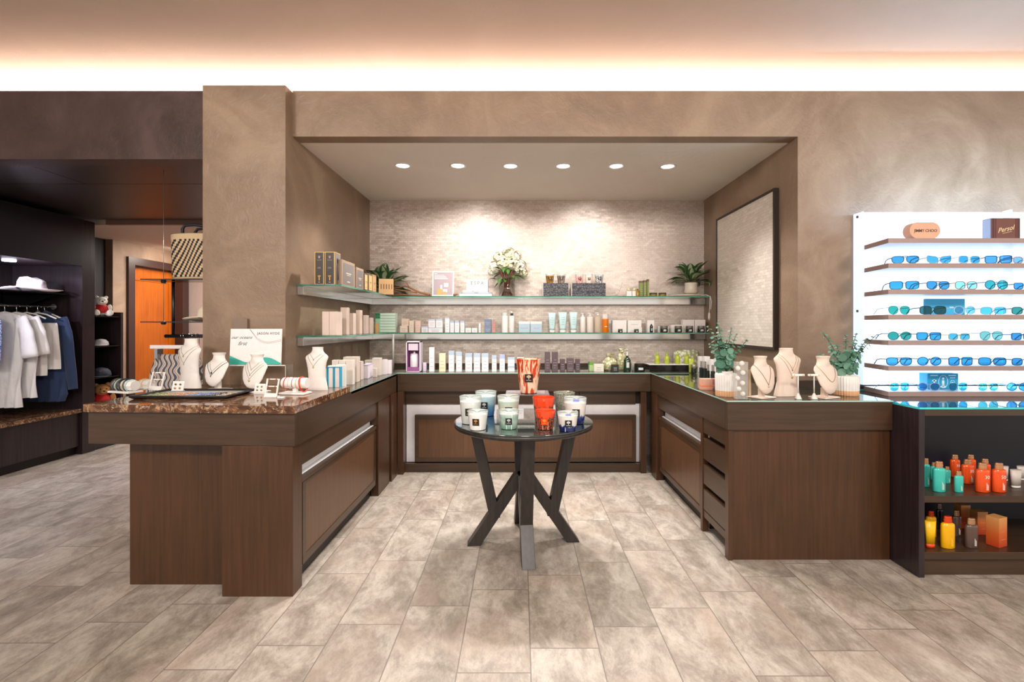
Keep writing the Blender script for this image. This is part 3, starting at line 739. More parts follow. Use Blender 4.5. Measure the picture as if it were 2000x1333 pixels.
# ------------------------------------------------ upper glass shelf
Z1, Z2 = 1.7005, 1.3255
G1 = 'goods on the upper glass shelf'
for i, (x0, x1, lab) in enumerate([(614, 633, 'black gift box edged in gold at the front end of the upper shelf, outer one'), (634, 654, 'black gift box edged in gold with a spoon printed on its side')]):
    t, wx, h = carton('gift_box', lab, x0, x1, 492, 3.52, Z1, 'C9A04A', .115, group='tall black and gold gift boxes', lines=None, rough=.35)
    bm = B(); box(bm, -wx/2+.006, wx/2-.006, -.0582, -.0572, .006, h-.006); obj('front_panel', bm, M('2A2120', .4), t)
    bm = B(); box(bm, wx/2, wx/2+.0006, -.0535, .0535, .004, h-.005); obj('side_panel', bm, M('77706F', .45), t)
    bm = B()
    box(bm, -.009, .009, -.0592, -.0584, h*.86, h*.875); box(bm, -.006, .006, -.0592, -.0584, h*.80, h*.85)
    box(bm, -.017, .017, -.0592, -.0584, h*.74, h*.75); box(bm, -.011, .011, -.0592, -.0584, h*.52, h*.53); box(bm, -.014, .014, -.0592, -.0584, h*.49, h*.497)
    box(bm, -.007, .007, -.0592, -.0584, h*.07, h*.09)
    obj('printed_label', bm, M('A9968A', .5), t)
    bm = B(); box(bm, -.0035, .0035, -.0592, -.0584, h*.13, h*.26); box(bm, -.009, .009, -.0592, -.0584, h*.24, h*.28); obj('gold_emblem', bm, M('D39A35', .4), t)
    if i == 1:
        bm = B(); xx = wx/2+.0012
        ball(bm, (xx, 0, h*.75), .02, 14, 0, (.03, .75, 1.1)); tube(bm, [(xx, .01, h*.72), (xx, .008, h*.4), (xx, .005, h*.16)], .0022, 6, taper=lambda s: 1+.9*s*s)
        obj('spoon_print', bm, BLACK, t)
def side_box(name, label, xa, xb, xback, y0, zs, Xr, col, face, frame, text_col, group=None, dep_px=None, thick=.05):
    """box whose big printed face looks to +X; px xa..xb is that face"""
    da = -Xr*F/(VX-xa); db = -Xr*F/(VX-xb); L = db-da
    h = (base_py(zs, da)-y0)/F*da
    t = thing(name, label, 'box', (Xr-thick/2, (da+db)/2, zs+.0004), 0, group)
    bm = B(); box(bm, -thick/2, thick/2, -L/2, L/2, 0, h); obj('carton_body', bm, M(col, .5), t, bevel=.0008)
    bm = B(); box(bm, thick/2, thick/2+.0008, -L/2+L*.09, L/2-L*.09, h*.08, h*.9); obj('printed_face', bm, M(face, .5), t)
    if text_col:
        bm = B(); q = thick/2+.0014
        for f0, f1, z0, z1 in ((-.2, .2, .50, .54), (-.14, .14, .44, .465), (-.12, .1, .17, .21)): box(bm, q-.0004, q, f0*L, f1*L, z0*h, z1*h)
        obj('printed_label', bm, M(text_col, .5), t)
    return t
side_box('gift_box', 'wide grey box with a floral cream border on the left end of the upper shelf', 668, 693, 0, 507, Z1, -1.345, '9C8570', '77716F', None, 'CDBFA9', G1)
side_box('gift_box', 'smaller grey box with a cream border, right of the wide grey one', 696, 710, 0, 522, Z1, -1.345, 'A08573', '6D6766', None, 'CDB49E', G1)
side_box('gift_box', 'first tan box with a dark lid behind the grey boxes', 712, 718, 0, 533, Z1, -1.345, '5E4E45', 'D9B078', None, '8A6A48', G1)
side_box('gift_box', 'second tan box with a dark lid behind the grey boxes', 720, 727, 0, 534, Z1, -1.345, '6A574B', 'E0B880', None, '8A6A48', G1)
side_box('gift_box', 'narrow tan box just left of the striped wooden box', 728, 735, 0, 536, Z1, -1.345, 'B8936A', 'D8B183', None, '8F7050', G1)
t, wx, h = carton('wooden_box', 'light wood box with five dark slots in front of the leafy plant', 737, 765, 545, 4.62, Z1, 'DDB27A', .12, lines=None, group=G1, rz=.25)
bm = B()
for k in range(5): box(bm, -wx*.36+k*wx*.18, -wx*.36+k*wx*.18+.007, -.0612, -.0602, h*.34, h*.66)
obj('slot', bm, M('6B4A38', .6), t)

def leaf(bm, base, dirv, L, wd, curl=.25, n=7, up=Vector((0, 0, 1)), tip=1.0, mi=(0, 1)):
    """lance-shaped leaf: pale centre strip (material 1) between green margins (0)"""
    d = dirv.normalized(); s = d.cross(up)
    s = s.normalized() if s.length > .05 else Vector((1, 0, 0)); nrm = s.cross(d)
    rows = []
    for i in range(n+1):
        f = i/n; wv = wd*math.sin(PI*min(1, f*.97+.02))**.8*(1-.35*f)
        p = base+d*L*f-Vector((0, 0, 1))*curl*L*f*f+nrm*0
        rows.append([bm.verts.new(p+s*wv*q+nrm*abs(q)*wv*.35) for q in (-.5, -.22, 0, .22, .5)])
    for A, C in zip(rows, rows[1:]):
        for k in range(4):
            q = bm.faces.new((A[k], A[k+1], C[k+1], C[k])); q.smooth = True; q.material_index = mi[1] if k in (1, 2) else mi[0]
LEAF_D = M('3A5A34', .35, 0, .25, scale=14); LEAF_P = M('A9B58C', .4, 0, .3, scale=25)
def aglaonema(name, label, loc, n, R, seed, pot=None, lo=-.1, hi=1.2, keep=None, sc=1):
    r = random.Random(seed); t = thing(name, label, 'plant', loc)
    bm = B(); tb = B()
    for k in range(n):
        a = 2*PI*k/n*2.4+r.uniform(-.3, .3); el = lo+(hi-lo)*(k/n)+r.uniform(-.1, .1)
        if keep: a = keep(a)
        dv = Vector((math.cos(a)*math.cos(el), math.sin(a)*math.cos(el)*.55, math.sin(el)))
        b0 = Vector((0, 0, .015)); b1 = b0+dv*R*r.uniform(.28, .5)
        tube(tb, [b0, (b0+b1)/2+Vector((0, 0, .008)), b1], .0028, 5)
        leaf(bm, b1, dv+Vector((r.uniform(-.2, .2), r.uniform(-.1, .1), .1)), R*r.uniform(.6, .85), .105*sc*r.uniform(.85, 1.15), curl=r.uniform(.1, .45))
    for q in list(bm.verts)+list(tb.verts):
        q.co.x = min(max(q.co.x, XL+.012-loc[0]), XR-.012-loc[0]); q.co.y = min(q.co.y, YB-.012-loc[1]); q.co.z = max(q.co.z, Z1+.006-loc[2])
    obj('foliage', bm, [LEAF_D, LEAF_P], t); obj('stems', tb, M('4A5A34', .5), t)
    return t
t = aglaonema('potted_plant', 'variegated leafy plant in the left corner of the upper shelf', (X_(750, 4.98), 4.98, Z1+.07), 40, .27, 3, sc=1.25)
bm = B(); lathe(bm, [(.045, -.0695), (.06, -.02), (.06, 0), (.05, 0), (.045, -.02)], 24); obj('pot', bm, M('C9BBA8', .5), t)
t = aglaonema('potted_plant', 'variegated leafy plant in a round cream pot at the right end of the shelf', (X_(1349, 5.0), 4.99, Z1+.145), 34, .235, 11, keep=None, sc=1.1)
bm = B(); lathe(bm, [(.045, -.115), (.074, -.10), (.064, -.06), (.063, -.02), (.068, .0), (.058, .0), (.055, -.03)], 32); obj('pot', bm, M('D8CCBB', .35), t)
# stone-look cloth tray under it
bm = B(); r = random.Random(4)
lathe(bm, [(.05, 0), (.155, .002), (.185, .012), (.175, .022), (.06, .028)], 40, sy=.5, wob=lambda a, z: 1+.08*math.sin(3*a)+.05*math.sin(7*a))
tag(obj('stone_tray', bm, M('CFC2B2', .7), smooth=True, loc=(X_(1344, 5.0), 4.99, Z1+.0004)), 'lumpy cream stone tray under the pot at the right end of the shelf', 'tray')
def branch(name, label, loc, segs, mat, cat='driftwood', rz=0):
    bm = B()
    for pts, r in segs: tube(bm, pts, r, 7, taper=lambda s: 1-.65*s)
    return tag(obj(name, bm, mat, smooth=True, loc=loc), label, cat)
DRIFT = M('A2714F', .7, 0, .25, scale=60); CORAL = M('CFC3B5', .7, 0, .12, scale=60)
branch('driftwood', 'brown driftwood branches lying beside the corner plant', (X_(800, 4.95), 4.95, Z1+.009),
       [([(-.20, .02, 0), (-.08, 0, .012), (.05, -.01, .004), (.20, 0, 0)], .011), ([(.21, 0, .01), (.1, .01, .035), (0, .0, .085), (-.05, .02, .10), (-.13, .03, .085), (-.24, .05, .09)], .012),
        ([(.0, 0, .085), (-.03, -.01, .13), (-.025, 0, .15)], .007), ([(.08, 0, .03), (-.06, -.02, .05), (-.2, -.01, .075), (-.25, 0, .06)], .009), ([(.22, .02, .0), (.0, .03, .002), (-.22, .02, .0)], .009)], DRIFT)
branch('driftwood', 'small orange-brown driftwood knot between the card and the books', (X_(891, 4.95), 4.93, Z1+.012), [([(-.022, 0, 0), (0, -.006, .008), (.02, 0, .012)], .014)], DRIFT)
branch('coral_branch', 'pale branching coral piece beside the patterned boxes', (X_(1207, 4.95), 4.95, Z1+.007),
       [([(-.12, 0, 0), (-.04, 0, .01), (.05, .01, 0), (.12, 0, .004)], .007), ([(-.02, 0, .01), (.02, 0, .05), (.03, 0, .10), (.045, 0, .14)], .006), ([(.02, 0, .05), (-.02, 0, .075), (-.04, 0, .06)], .004),
        ([(-.10, 0, 0), (-.07, -.01, .03), (-.11, 0, .05)], .005), ([(.05, 0, .0), (.08, -.01, .03), (.12, 0, .035)], .004)], CORAL, 'coral')
# framed card
t = thing('framed_card', 'white framed card with amber and white bottles on a mauve ground', 'picture', (X_(864.5, 4.93), 4.95, Z1+.0004))
h = .268; wd = .226
TL = Matrix.Rotation(-.10, 4, 'X')
bm = B(); box(bm, -wd/2, wd/2, -.006, .006, .001, h, M4=TL); obj('frame', bm, WHITE, t)
bm = B(); box(bm, -wd/2+.014, wd/2-.014, -.0075, -.006, .016, h-.014, M4=TL); obj('print', bm, M('B7A6AC', .5), t)
bm = B()
for z, a, b in ((.225, -.092, .01), (.21, -.092, .03), (.198, -.092, .035), (.185, -.09, .05), (.24, -.092, -.06)): box(bm, a, b, -.0084, -.0076, z-.003, z+.003, M4=TL)
for a, b, c, d in ((.0, .045, .045, .075), (-.028, -.008, .07, .12), (.01, .055, .10, .14)): box(bm, a, b, -.0084, -.0076, c, d, M4=TL)
obj('pale_print', bm, M('F2EFEE', .5), t)
bm = B(); box(bm, -.055, -.012, -.0090, -.0082, .018, .078, M4=TL); box(bm, .002, .03, -.0090, -.0082, .02, .052, M4=TL); obj('amber_print', bm, M('E0B25A', .5), t)
bm = B(); box(bm, -.03, .03, .012, .05, .0, .004); box(bm, -.02, .02, .010, .014, 0, .10); obj('easel_back', bm, WHITE, t)
# books and sign block
def book(label, x0, x1, z0, z1, col, mark=None, d=4.90, txt=None):
    X0, X1 = X_(x0, d), X_(x1, d); xc = (X0+X1)/2; w = X1-X0; h = z1-z0
    t = thing('book', label, 'book', (xc, d+.09, Z1+.0004+z0), 0, 'books under the white sign block')
    bm = B(); box(bm, -w/2, w/2, -.09, .09, 0, .002); box(bm, -w/2, w/2, -.09, .09, h-.002, h); box(bm, -w/2, w/2, -.09, -.087, .002, h-.002); obj('cover', bm, M(col, .5), t)
    bm = B(); box(bm, -w/2+.004, w/2-.004, -.087, .086, .002, h-.002); obj('pages', bm, M('E8E2D8', .7), t)
    if txt: text('spine_lettering', txt, h*.7, M('55525A', .5), t, FRONT(0, -.0905, h*.25))
    if mark:
        bm = B(); box(bm, -w*.42, -w*.05, -.0908, -.0902, h*.3, h*.7); box(bm, w*.08, w*.40, -.0908, -.0902, h*.3, h*.7); obj('spine_print', bm, M(mark, .5), t)
book('lowest book, plain white, under the sign block on the upper shelf', 897, 961, 0, .024, 'F0EEEC')
book('middle book with a grey spine under the sign block', 899, 960, .0244, .043, 'A9A7B0', 'D8D6DC')
book('top book with pale cover and small dark lettering under the sign block', 904, 953, .0434, .062, 'DEDDE6', txt='Alight at Times')
t = thing('sign_block', 'white block sign reading four grey capital letters on the books', 'sign', (X_(932, 4.93), 4.97, Z1+.0628))
bm = B(); box(bm, -.11, .11, -.035, .035, 0, .108); obj('block', bm, M('EAE7E4', .5), t, bevel=.001)
text('lettering', 'ESPA', .052, M('77757A', .5), t, FRONT(0, -.0356, .058), spacing=1.35, off=.0005)
# vase and flowers
VXm, VYm = X_(990, 4.95), 4.99
t = thing('glass_vase', 'clear straight glass vase holding the white flowers', 'vase', (VXm, VYm, Z1+.0004))
bm = B(); lathe(bm, [(.082, 0), (.086, .004), (.086, .19), (.083, .19), (.083, .008)], 36); obj('glass_wall', bm, ACRYL, t, smooth=True)
bq = thing('flower_bouquet', 'bunch of white hydrangeas with green leaves in the clear vase', 'flowers', (VXm, VYm, Z1+.012))
bm = B(); r = random.Random(5)
for k in range(16):
    a = 2*PI*k/16; tube(bm, [(.055*math.cos(a), .055*math.sin(a), .0), (.025*math.cos(a+.5), .025*math.sin(a+.5), .08), (.03*math.cos(a+.9), .03*math.sin(a+.9), .16), (.09*math.cos(a+1.1), .06*math.sin(a+1.1), .27)], .0045, 6)
obj('stems', bm, M('7A4A38', .6), bq)
bm = B()
for k in range(26):
    a = r.uniform(0, 2*PI); rr = r.uniform(.04, .14); b = Vector((rr*math.cos(a), rr*.6*math.sin(a)-.02, r.uniform(.15, .30)))
    leaf(bm, b, Vector((math.cos(a), .5*math.sin(a)-.3, r.uniform(-.5, .5))), .085, .06, .3)
obj('foliage', bm, [M('3D6B2E', .45, 0, .25), M('55823C', .45, 0, .2)], bq)
for k, (cx, cy, cz, rad) in enumerate([(-.13, 0, .30, .065), (-.04, -.03, .34, .075), (.06, -.04, .33, .07), (.13, 0, .30, .075), (-.08, 0, .40, .065), (.02, 0, .44, .07), (.09, 0, .41, .065), (.17, .01, .24, .05), (-.01, .05, .38, .08), (-.16, .01, .25, .04)]):
    bm = B(); c = Vector((cx, cy, cz))
    for j in range(90):
        v = Vector((r.gauss(0, 1), r.gauss(0, 1), r.gauss(0, 1))).normalized()
        p = c+v*rad*r.uniform(.82, 1.05); u = v.orthogonal().normalized(); u.rotate(Matrix.Rotation(r.uniform(0, 6), 3, v)); w2 = v.cross(u); s = rad*.22
        ce = bm.verts.new(p-v*s*.25)
        for q in range(4):
            a = q*PI/2; e1 = (u*math.cos(a)+w2*math.sin(a)); e2 = (u*math.cos(a+.75)+w2*math.sin(a+.75)); e3 = (u*math.cos(a+1.4)+w2*math.sin(a+1.4))
            bm.faces.new((ce, bm.verts.new(p+e1*s), bm.verts.new(p+e2*s*1.15), bm.verts.new(p+e3*s)))
    obj('blossom', bm, M('DEDBBE' if k % 3 else 'E6E2D2', .6, 0, .12, scale=50), bq)
# patterned boxes with candles
def patt_mat():
    t = NT('charcoal_letter_pattern'); g = t.n('NewGeometry')
    vo = t.n('TexVoronoi', {'feature': 'DISTANCE_TO_EDGE'}, Vector=g.outputs['Position'], Scale=42.0)
    wv = t.n('TexWave', {'wave_type': 'RINGS'}, Vector=g.outputs['Position'], Scale=22.0, Distortion=6.0)
    k = t.math('MAXIMUM', t.math('LESS_THAN', vo.outputs['Distance'], .09), t.math('GREATER_THAN', wv.outputs['Color'], .86))
    b = t.n('BsdfPrincipled', Base_Color=t.mix(k, lin('57565C'), lin('1B1A1E')), Roughness=.35); t.surf(b.outputs[0]); return t.m
PATT = patt_mat()
for x0, x1, lab in ((1061, 1110, 'charcoal lettered box on the upper shelf carrying two candles'), (1117, 1183, 'wider charcoal lettered box on the upper shelf carrying three candles')):
    d = 4.92; w_ = (x1-x0)/F*d; t = thing('patterned_box', lab, 'box', (X_((x0+x1)/2, d), d+.06, Z1+.0004), 0, 'charcoal lettered boxes')
    bm = B(); box(bm, -w_/2, w_/2, -.06, .06, 0, .138); obj('box_body', bm, PATT, t, bevel=.001)
    bm = B(); box(bm, -w_/2-.004, -w_/2-.0002, -.058, .058, .002, .136); obj('white_side', bm, WHITE, t)
def candle_mat(kind):
    t = NT('candle_glass_'+kind); tc = t.n('TexCoord'); sp = t.n('SeparateXYZ', Vector=tc.outputs['Generated']); z = sp.outputs[2]
    mp = t.n('Mapping', Vector=tc.outputs['Object'], Scale=(1, 1, .22))
    ns = t.n('TexNoise', Vector=mp.outputs[0], Scale=70.0, Detail=4.0, Distortion=.5)
    zz = t.math('ADD', z, t.math('MULTIPLY', t.math('SUBTRACT', ns.outputs['Fac'], .5), .45))
    fine = t.n('TexNoise', Vector=tc.outputs['Object'], Scale=160.0, Detail=5.0)
    if kind == 'white': c = t.ramp(zz, [(.0, 'D6DCDA'), (.7, 'DBE0DD'), (.9, 'ECEDEC')])
    elif kind == 'small_white': c = t.ramp(zz, [(.0, 'F2F0ED'), (.9, 'EDECEA')])
    elif kind == 'blue': c = t.ramp(zz, [(.12, '3D77B8'), (.4, '74A3C9'), (.55, 'A9C9D6'), (.9, 'BFDADF')])
    elif kind == 'mint': c = t.ramp(zz, [(.1, '9FBDB0'), (.35, 'A9C4B5'), (.55, 'CFC9AE'), (.8, 'BFD3CC'), (.95, 'C9DEDA')])
    elif kind == 'green': c = t.ramp(zz, [(.1, '7FA592'), (.4, 'B8D2C2'), (.6, '9CC0B0'), (.9, 'D5E2DA')])
    elif kind == 'red': c = t.mix(t.ramp(zz, [(.62, (0, 0, 0, 1)), (.66, (1, 1, 1, 1))]), t.ramp(fine.outputs['Fac'], [(.46, '2E2B20'), (.5, '5F5338'), (.57, 'D2431A')]), lin('F24A1E'))
    elif kind == 'grey': c = t.ramp(fine.outputs['Fac'], [(.4, '6F7062'), (.6, 'A9AA9C')])
    elif kind == 'navy': c = t.ramp(zz, [(.22, '16245C'), (.3, '2F4FA0'), (.34, 'E2DCD6'), (.9, 'EFEAE6')])
    elif kind == 'giant':
        v = t.n('TexNoise', Vector=mp.outputs[0], Scale=38.0, Detail=3.0, Distortion=.8)
        c = t.ramp(v.outputs['Fac'], [(.36, 'B5321C'), (.46, 'E0531F'), (.53, 'F4DCC0'), (.62, 'F1CDAA'), (.72, 'E8863C')])
    elif kind == 'gold': c = t.ramp(ns.outputs['Fac'], [(.4, '5A3410'), (.5, 'B8832E'), (.6, '7B4C18')])
    elif kind == 'brown': c = t.ramp(ns.outputs['Fac'], [(.4, '5B4E48'), (.6, 'A08C82')])
    elif kind == 'pinkred': c = t.ramp(fine.outputs['Fac'], [(.45, 'D0434A'), (.5, 'F3C9C0'), (.6, 'F6DDD6')])
    elif kind == 'palepink': c = t.ramp(ns.outputs['Fac'], [(.4, 'E7C3B6'), (.6, 'F3DDD2')])
    else: c = t.ramp(fine.outputs['Fac'], [(.46, '1C1C1E'), (.5, 'B8B6B4'), (.6, 'EDEBE8')])
    b = t.n('BsdfPrincipled', Base_Color=c, Roughness=.06, Coat_Weight=.6, Coat_Roughness=.02); t.surf(b.outputs[0]); return t.m
def milky(name, col, amt):
    t = NT(name); tr = t.n('BsdfTransparent', Color=(1, 1, 1, 1)); b = t.n('BsdfPrincipled', Base_Color=lin(col), Roughness=.06, Coat_Weight=.5)
    t.surf(t.n('MixShader', i0=amt, i1=tr.outputs[0], i2=b.outputs[0]).outputs[0]); return t.m
RIMG = milky('pale_rim_glass', 'D3DCDA', .5)

def candle(label, x0, x1, y0, d, zs, kind, wax='EFE8DC', lab='1D1A1A', em='D8C9A8', tagm=None, group=None, bot=.72, cord=True, la=0):
    R = (x1-x0)/F*d/2; H = (base_py(zs, d)-y0)/F*d; H *= .965
    t = thing('jar_candle', label, 'candle', (X_((x0+x1)/2, d), d, zs+.0004), 0, group)
    bm = B(); lathe(bm, [(R*bot*.9, 0), (R*bot, H*.015), (R*(bot+(1-bot)*.80), H*.80)], 40, mi=0)
    n0 = len(bm.faces); lathe(bm, [(R*(bot+(1-bot)*.80), H*.80), (R, H-.001), (R*.985, H), (R*.965, H-.001), (R*(bot+(1-bot)*.78)*.97, H*.80)], 40, mi=1 if kind not in ('red', 'giant', 'grey') else 0, cap=False)
    obj('glass_jar', bm, [candle_mat(kind), RIMG], t, smooth=False, auto=35)
    bm = B(); q_ = bot+(1-bot)*.8; lathe(bm, [(R*q_*.95, H*.797), (R*q_*.955, H*.812)], 36); obj('wax', bm, M(wax, .5), t)
    s = R*.32; th = math.atan(R*(1-bot)/H); rf = R*(bot+(1-bot)*.46)
    M4 = Matrix.Rotation(la, 4, 'Z') @ Matrix.Translation((0, -rf-.0018, H*.46)) @ Matrix.Rotation(th, 4, 'X')
    bm = B(); box(bm, -s, s, -.0008, .0012, -s, s, M4=M4); lb = obj('label', bm, M(lab, .4), t)
    bm = B(); lathe(bm, [(s*.10, -.0004), (s*.10, .0002)], 8, M4=M4 @ Matrix.Translation((0, -.0012, 0)) @ Matrix.Rotation(PI/2, 4, 'X'))
    for dx, dz, rr in ((-.28, .38, .26), (0, .5, .3), (.28, .38, .26), (0, .28, .22)):
        lathe(bm, [(s*rr, -.0004), (s*rr, .0002)], 10, M4=M4 @ Matrix.Translation((dx*s, -.0012, dz*s)) @ Matrix.Rotation(PI/2, 4, 'X'))
    box(bm, -s*.07, s*.07, -.0015, -.0009, -s*.35, s*.3, M4=M4)
    for a in (-.62, -.3, .05, .35): box(bm, a*s, (a+.22)*s, -.0015, -.0009, -s*.58, -s*.45, M4=M4)
    e = obj('tree_emblem', bm, M(em, .4), t); e.parent = lb
    if cord:
        bm = B(); tube(bm, [(-R*.98, 0, H), (-R*.3, -R*.5, H+.004), (0, -R*.9, H*.97), (R*.35, -R*.5, H+.005), (R*.98, 0, H)], .0012, 5); obj('cord', bm, BLACK, t)
    if tagm:
        bm = B(); box(bm, -R*.30, R*.22, -R*1.0, -R*.97, H*.90, H*.99); obj('paper_tag', bm, M(tagm, .5), t)
    return t
GC = 'small candles on the lettered boxes'
z_ = Z1+.1388
for x0, x1, k, em, lab in ((1065, 1083, 'gold', 'C9A050', 'amber and gold striped candle on the narrower lettered box'), (1087, 1105, 'brown', 'C0B0A0', 'grey-brown candle on the narrower lettered box'),
                      (1123, 1140, 'pinkred', 'D0B0A0', 'pink and red candle on the left of the wider lettered box'), (1142, 1158, 'palepink', 'D0B0A0', 'pale blush candle in the middle of the wider lettered box'), (1161, 1179, 'mono', 'D0D0D0', 'black and white marbled candle on the right of the wider lettered box')):
    candle(lab, x0, x1, 535.5, 4.98, z_, k, em=em, group=GC, cord=False)
GU = 'green skincare on the upper shelf'
OLV = M('6F7A22', .3, 0, .3, scale=40)
for x0, x1, y0, lab in ((1249, 1256, 549, 'first tall olive green box on the upper shelf'), (1257, 1263, 548, 'middle tall olive green box on the upper shelf'), (1264, 1268, 546, 'last tall olive green box on the upper shelf')):
    carton('skincare_box', lab, x0, x1, y0, 4.93, Z1, '77822E', .04, band='6A4F30', bandh=.12, lines=('C9C88A', 4), group=GU, rough=.3)
vessel('oil_bottle', 'small amber oil bottle with a dark cap left of the tall olive boxes', 1246, 7, 565, 4.90, Z1, P_BOT, M('9A7A1C', .15), group=GU, cap=[(.45, .86), (.45, 1)], capmat=BLACK)
for xc, lab in ((1278, 'olive jar with a brown lid beside the tall olive boxes'), (1296, 'olive jar with a brown lid nearer the cream pot')):
    vessel('cream_jar', lab, xc, 15, 572, 4.90, Z1, P_JAR, M('7E7C34', .2), 'jar', GU, cap=C_JAR, capmat=M('4A3A26', .4))
for xc, lab in ((1229, 'small white box topped with a cream and gold rosette, left one'), (1240, 'small white box topped with a cream and gold rosette, right one')):
    t, wx, h = carton('trinket_box', lab, xc-5, xc+5, 569, 4.92, Z1, 'EDEAE6', .05, lines=None, group=GU)
    bm = B(); ball(bm, (0, 0, h+.017), .020, 12, 0, (1, 1, .85)); obj('rosette', bm, M('D9D0A8', .5, 0, .3, scale=120), t)
bm = B(); tube(bm, [(0, 0, .004), (.035, -.01, .012), (.075, -.02, -.004), (.085, -.03, -.06), (.075, -.03, -.14)], .004, 6); tube(bm, [(.0, .01, .004), (.04, -.0, .008), (.072, -.022, -.01), (.068, -.03, -.08), (.060, -.03, -.17)], .004, 6)
lathe(bm, [(.003, 0), (.010, -.02), (.012, -.06), (.006, -.085)], 10, M4=Matrix.Translation((.060, -.03, -.165)))
tag(obj('rope_tassel', bm, M('DAD2C6', .8), smooth=True, loc=(1.87, 4.905, Z1+.002)), 'white rope tassel hanging over the right end of the upper shelf', 'tassel')

# ------------------------------------------------ lower glass shelf
G2 = 'goods on the lower glass shelf'
PK = 'DCC6BA'; D2 = 4.92
row([('skincare_box', 629, 643, 609, 3.58, .12, PK, 'outer of the two pinkish boxes at the front end of the lower shelf'),
     ('skincare_box', 643, 657, 609, 3.58, .12, PK, 'second pinkish box from the front end of the lower shelf'),
     ('skincare_box', 665, 677, 601, 3.82, .07, 'D0B8AC', 'tallest pinkish box on the left arm of the lower shelf'),
     ('skincare_box', 683, 690, 612, 3.98, .07, PK, 'short pinkish box between the two tall ones on the left arm'),
     ('skincare_box', 695, 703, 606, 4.08, .07, 'D6BFB2', 'second tall pinkish box on the left arm of the lower shelf'),
     ('skincare_box', 709, 716, 616, 4.28, .07, 'CDB6AC', 'pinkish box behind the second tall one on the lower shelf'),
     ('skincare_box', 721, 726, 621, 4.50, .06, PK, 'farthest small pinkish box on the left arm of the lower shelf'),
     ('skincare_box', 733, 738, 632, 4.70, .03, 'D9A562', 'tiny amber box before the green stack on the lower shelf', {'lines': None})], Z2, G2, lines=None)
for k in range(7):
    z = Z2+.0004+k*.0288
    t = thing('tissue_pack', ['lowest', 'second', 'third', 'fourth', 'fifth', 'sixth', 'topmost'][k]+' flat green and white pack in the stack at the left of the lower shelf', 'pack', (X_(752, 4.93), 4.98, z), 0, 'stack of green packs')
    bm = B(); box(bm, -.100, .105, -.05, .05, 0, .0284); obj('pack_body', bm, M('E2F3E4', .5), t, bevel=.001)
    bm = B(); box(bm, -.100, .105, -.0508, -.0501, .001, .006)
    obj('green_stripe', bm, M('7CC79A', .5), t)
    bm = B(); box(bm, -.100, -.050, -.0516, -.0509, .001, .0275); obj('corner_print', bm, M('2F8A55' if k > 4 else 'A7DDB8', .5), t)
PE = 'F2DDCB'; WB = 'F3F2F5'
row([('skincare_box', 781, 796, 637, D2, .05, PE, 'peach box at the bottom of the pair right of the green stack'),
     ('skincare_box', 799, 808, 627, D2, .05, 'F1E2CF', 'slim cream box between two peach boxes'),
     ('skincare_box', 811, 821, 627, D2, .05, 'F2D3C6', 'slim pink-peach box left of the low white boxes'),
     ('skincare_box', 823, 836, 638, D2, .05, WB, 'low white box at the left end of the white group', {'band': 'CBD4E8'}),
     ('skincare_box', 836.5, 864.5, 640, D2, .05, WB, 'wide low white box carrying two smaller ones', {'band': 'CBD4E8'}),
     ('skincare_box', 869, 878, 621, D2, .05, WB, 'tallest white box of the group below the framed card', {'band': 'C9D6E8', 'bandh': .08}),
     ('skincare_box', 879, 887, 627, D2, .05, WB, 'white carton just right of the tallest white one', {'band': 'B7C4DE', 'bandh': .16}),
     ('skincare_box', 888, 897, 627, D2, .05, WB, 'second white carton right of the tallest white one', {'band': 'B7C4DE', 'bandh': .16}),
     ('skincare_box', 899, 907, 627, D2, .05, WB, 'third white carton right of the tallest white one', {'band': 'B7C4DE', 'bandh': .16}),
     ('skincare_box', 909, 920, 641, D2, .05, WB, 'left of two small square white boxes in mid shelf'),
     ('skincare_box', 921.5, 932, 641, D2, .05, WB, 'right of two small square white boxes in mid shelf'),
     ('skincare_box', 935, 939, 632, D2, .03, WB, 'very thin white carton left of the blue-grey pair'),
     ('skincare_box', 946, 959.5, 638, D2, .06, '7F8BA6', 'lower slate blue box of the stacked pair', {'lines': ('C8CEDC', 3)}),
     ('skincare_box', 961, 968, 641, D2, .05, 'C98F84', 'lower terracotta pink box beside the slate blue pair', {'lines': ('E8CFC8', 2)}),
     ('candle_box', 1013, 1035, 628.5, D2, .11, 'B4CAD9', 'light blue square box with a white top, left of two', {'band': 'F3F1EC', 'bandh': .2, 'lines': ('5F7C92', 1)}),
     ('candle_box', 1036, 1058.5, 628.5, D2, .11, 'B4CAD9', 'light blue square box with a white top, nearer the tubes', {'band': 'F3F1EC', 'bandh': .2, 'lines': ('5F7C92', 1)}),
     ('skincare_box', 1196, 1224, 626, 5.0, .07, 'F2EDEA', 'wide white box right of the orange bottle', {'lines': None}),
     ('skincare_box', 1226, 1254, 640, 5.0, .07, 'F2EDEA', 'lower white box with a dark label, under its twin', {'lines': ('77757E', 1)}),
     ('skincare_box', 1264, 1278, 626, 5.0, .07, 'EFEAE7', 'upright white box behind the dropper bottle', {'lines': None}),
     ('skincare_box', 1286, 1306, 638, 5.0, .07, 'F2EDEA', 'low white box behind the first large black jar', {'lines': None}),
     ('skincare_box', 1311, 1334, 635, 5.0, .07, 'F2EDEA', 'low white box behind the second large black jar', {'lines': None}),
     ('skincare_box', 1333.8, 1356, 625, 5.02, .07, 'F0E8E4', 'tall white box behind the third large black jar', {'lines': ('C8C0BE', 3)}),
     ('skincare_box', 1357, 1378, 625, 5.02, .07, 'F0E8E4', 'tall white box at the right end of the lower shelf', {'lines': ('C8C0BE', 3)})], Z2, G2)
def on(y_low, d=D2): return Z2+.0008+(base_py(Z2, d)-y_low)/F*d
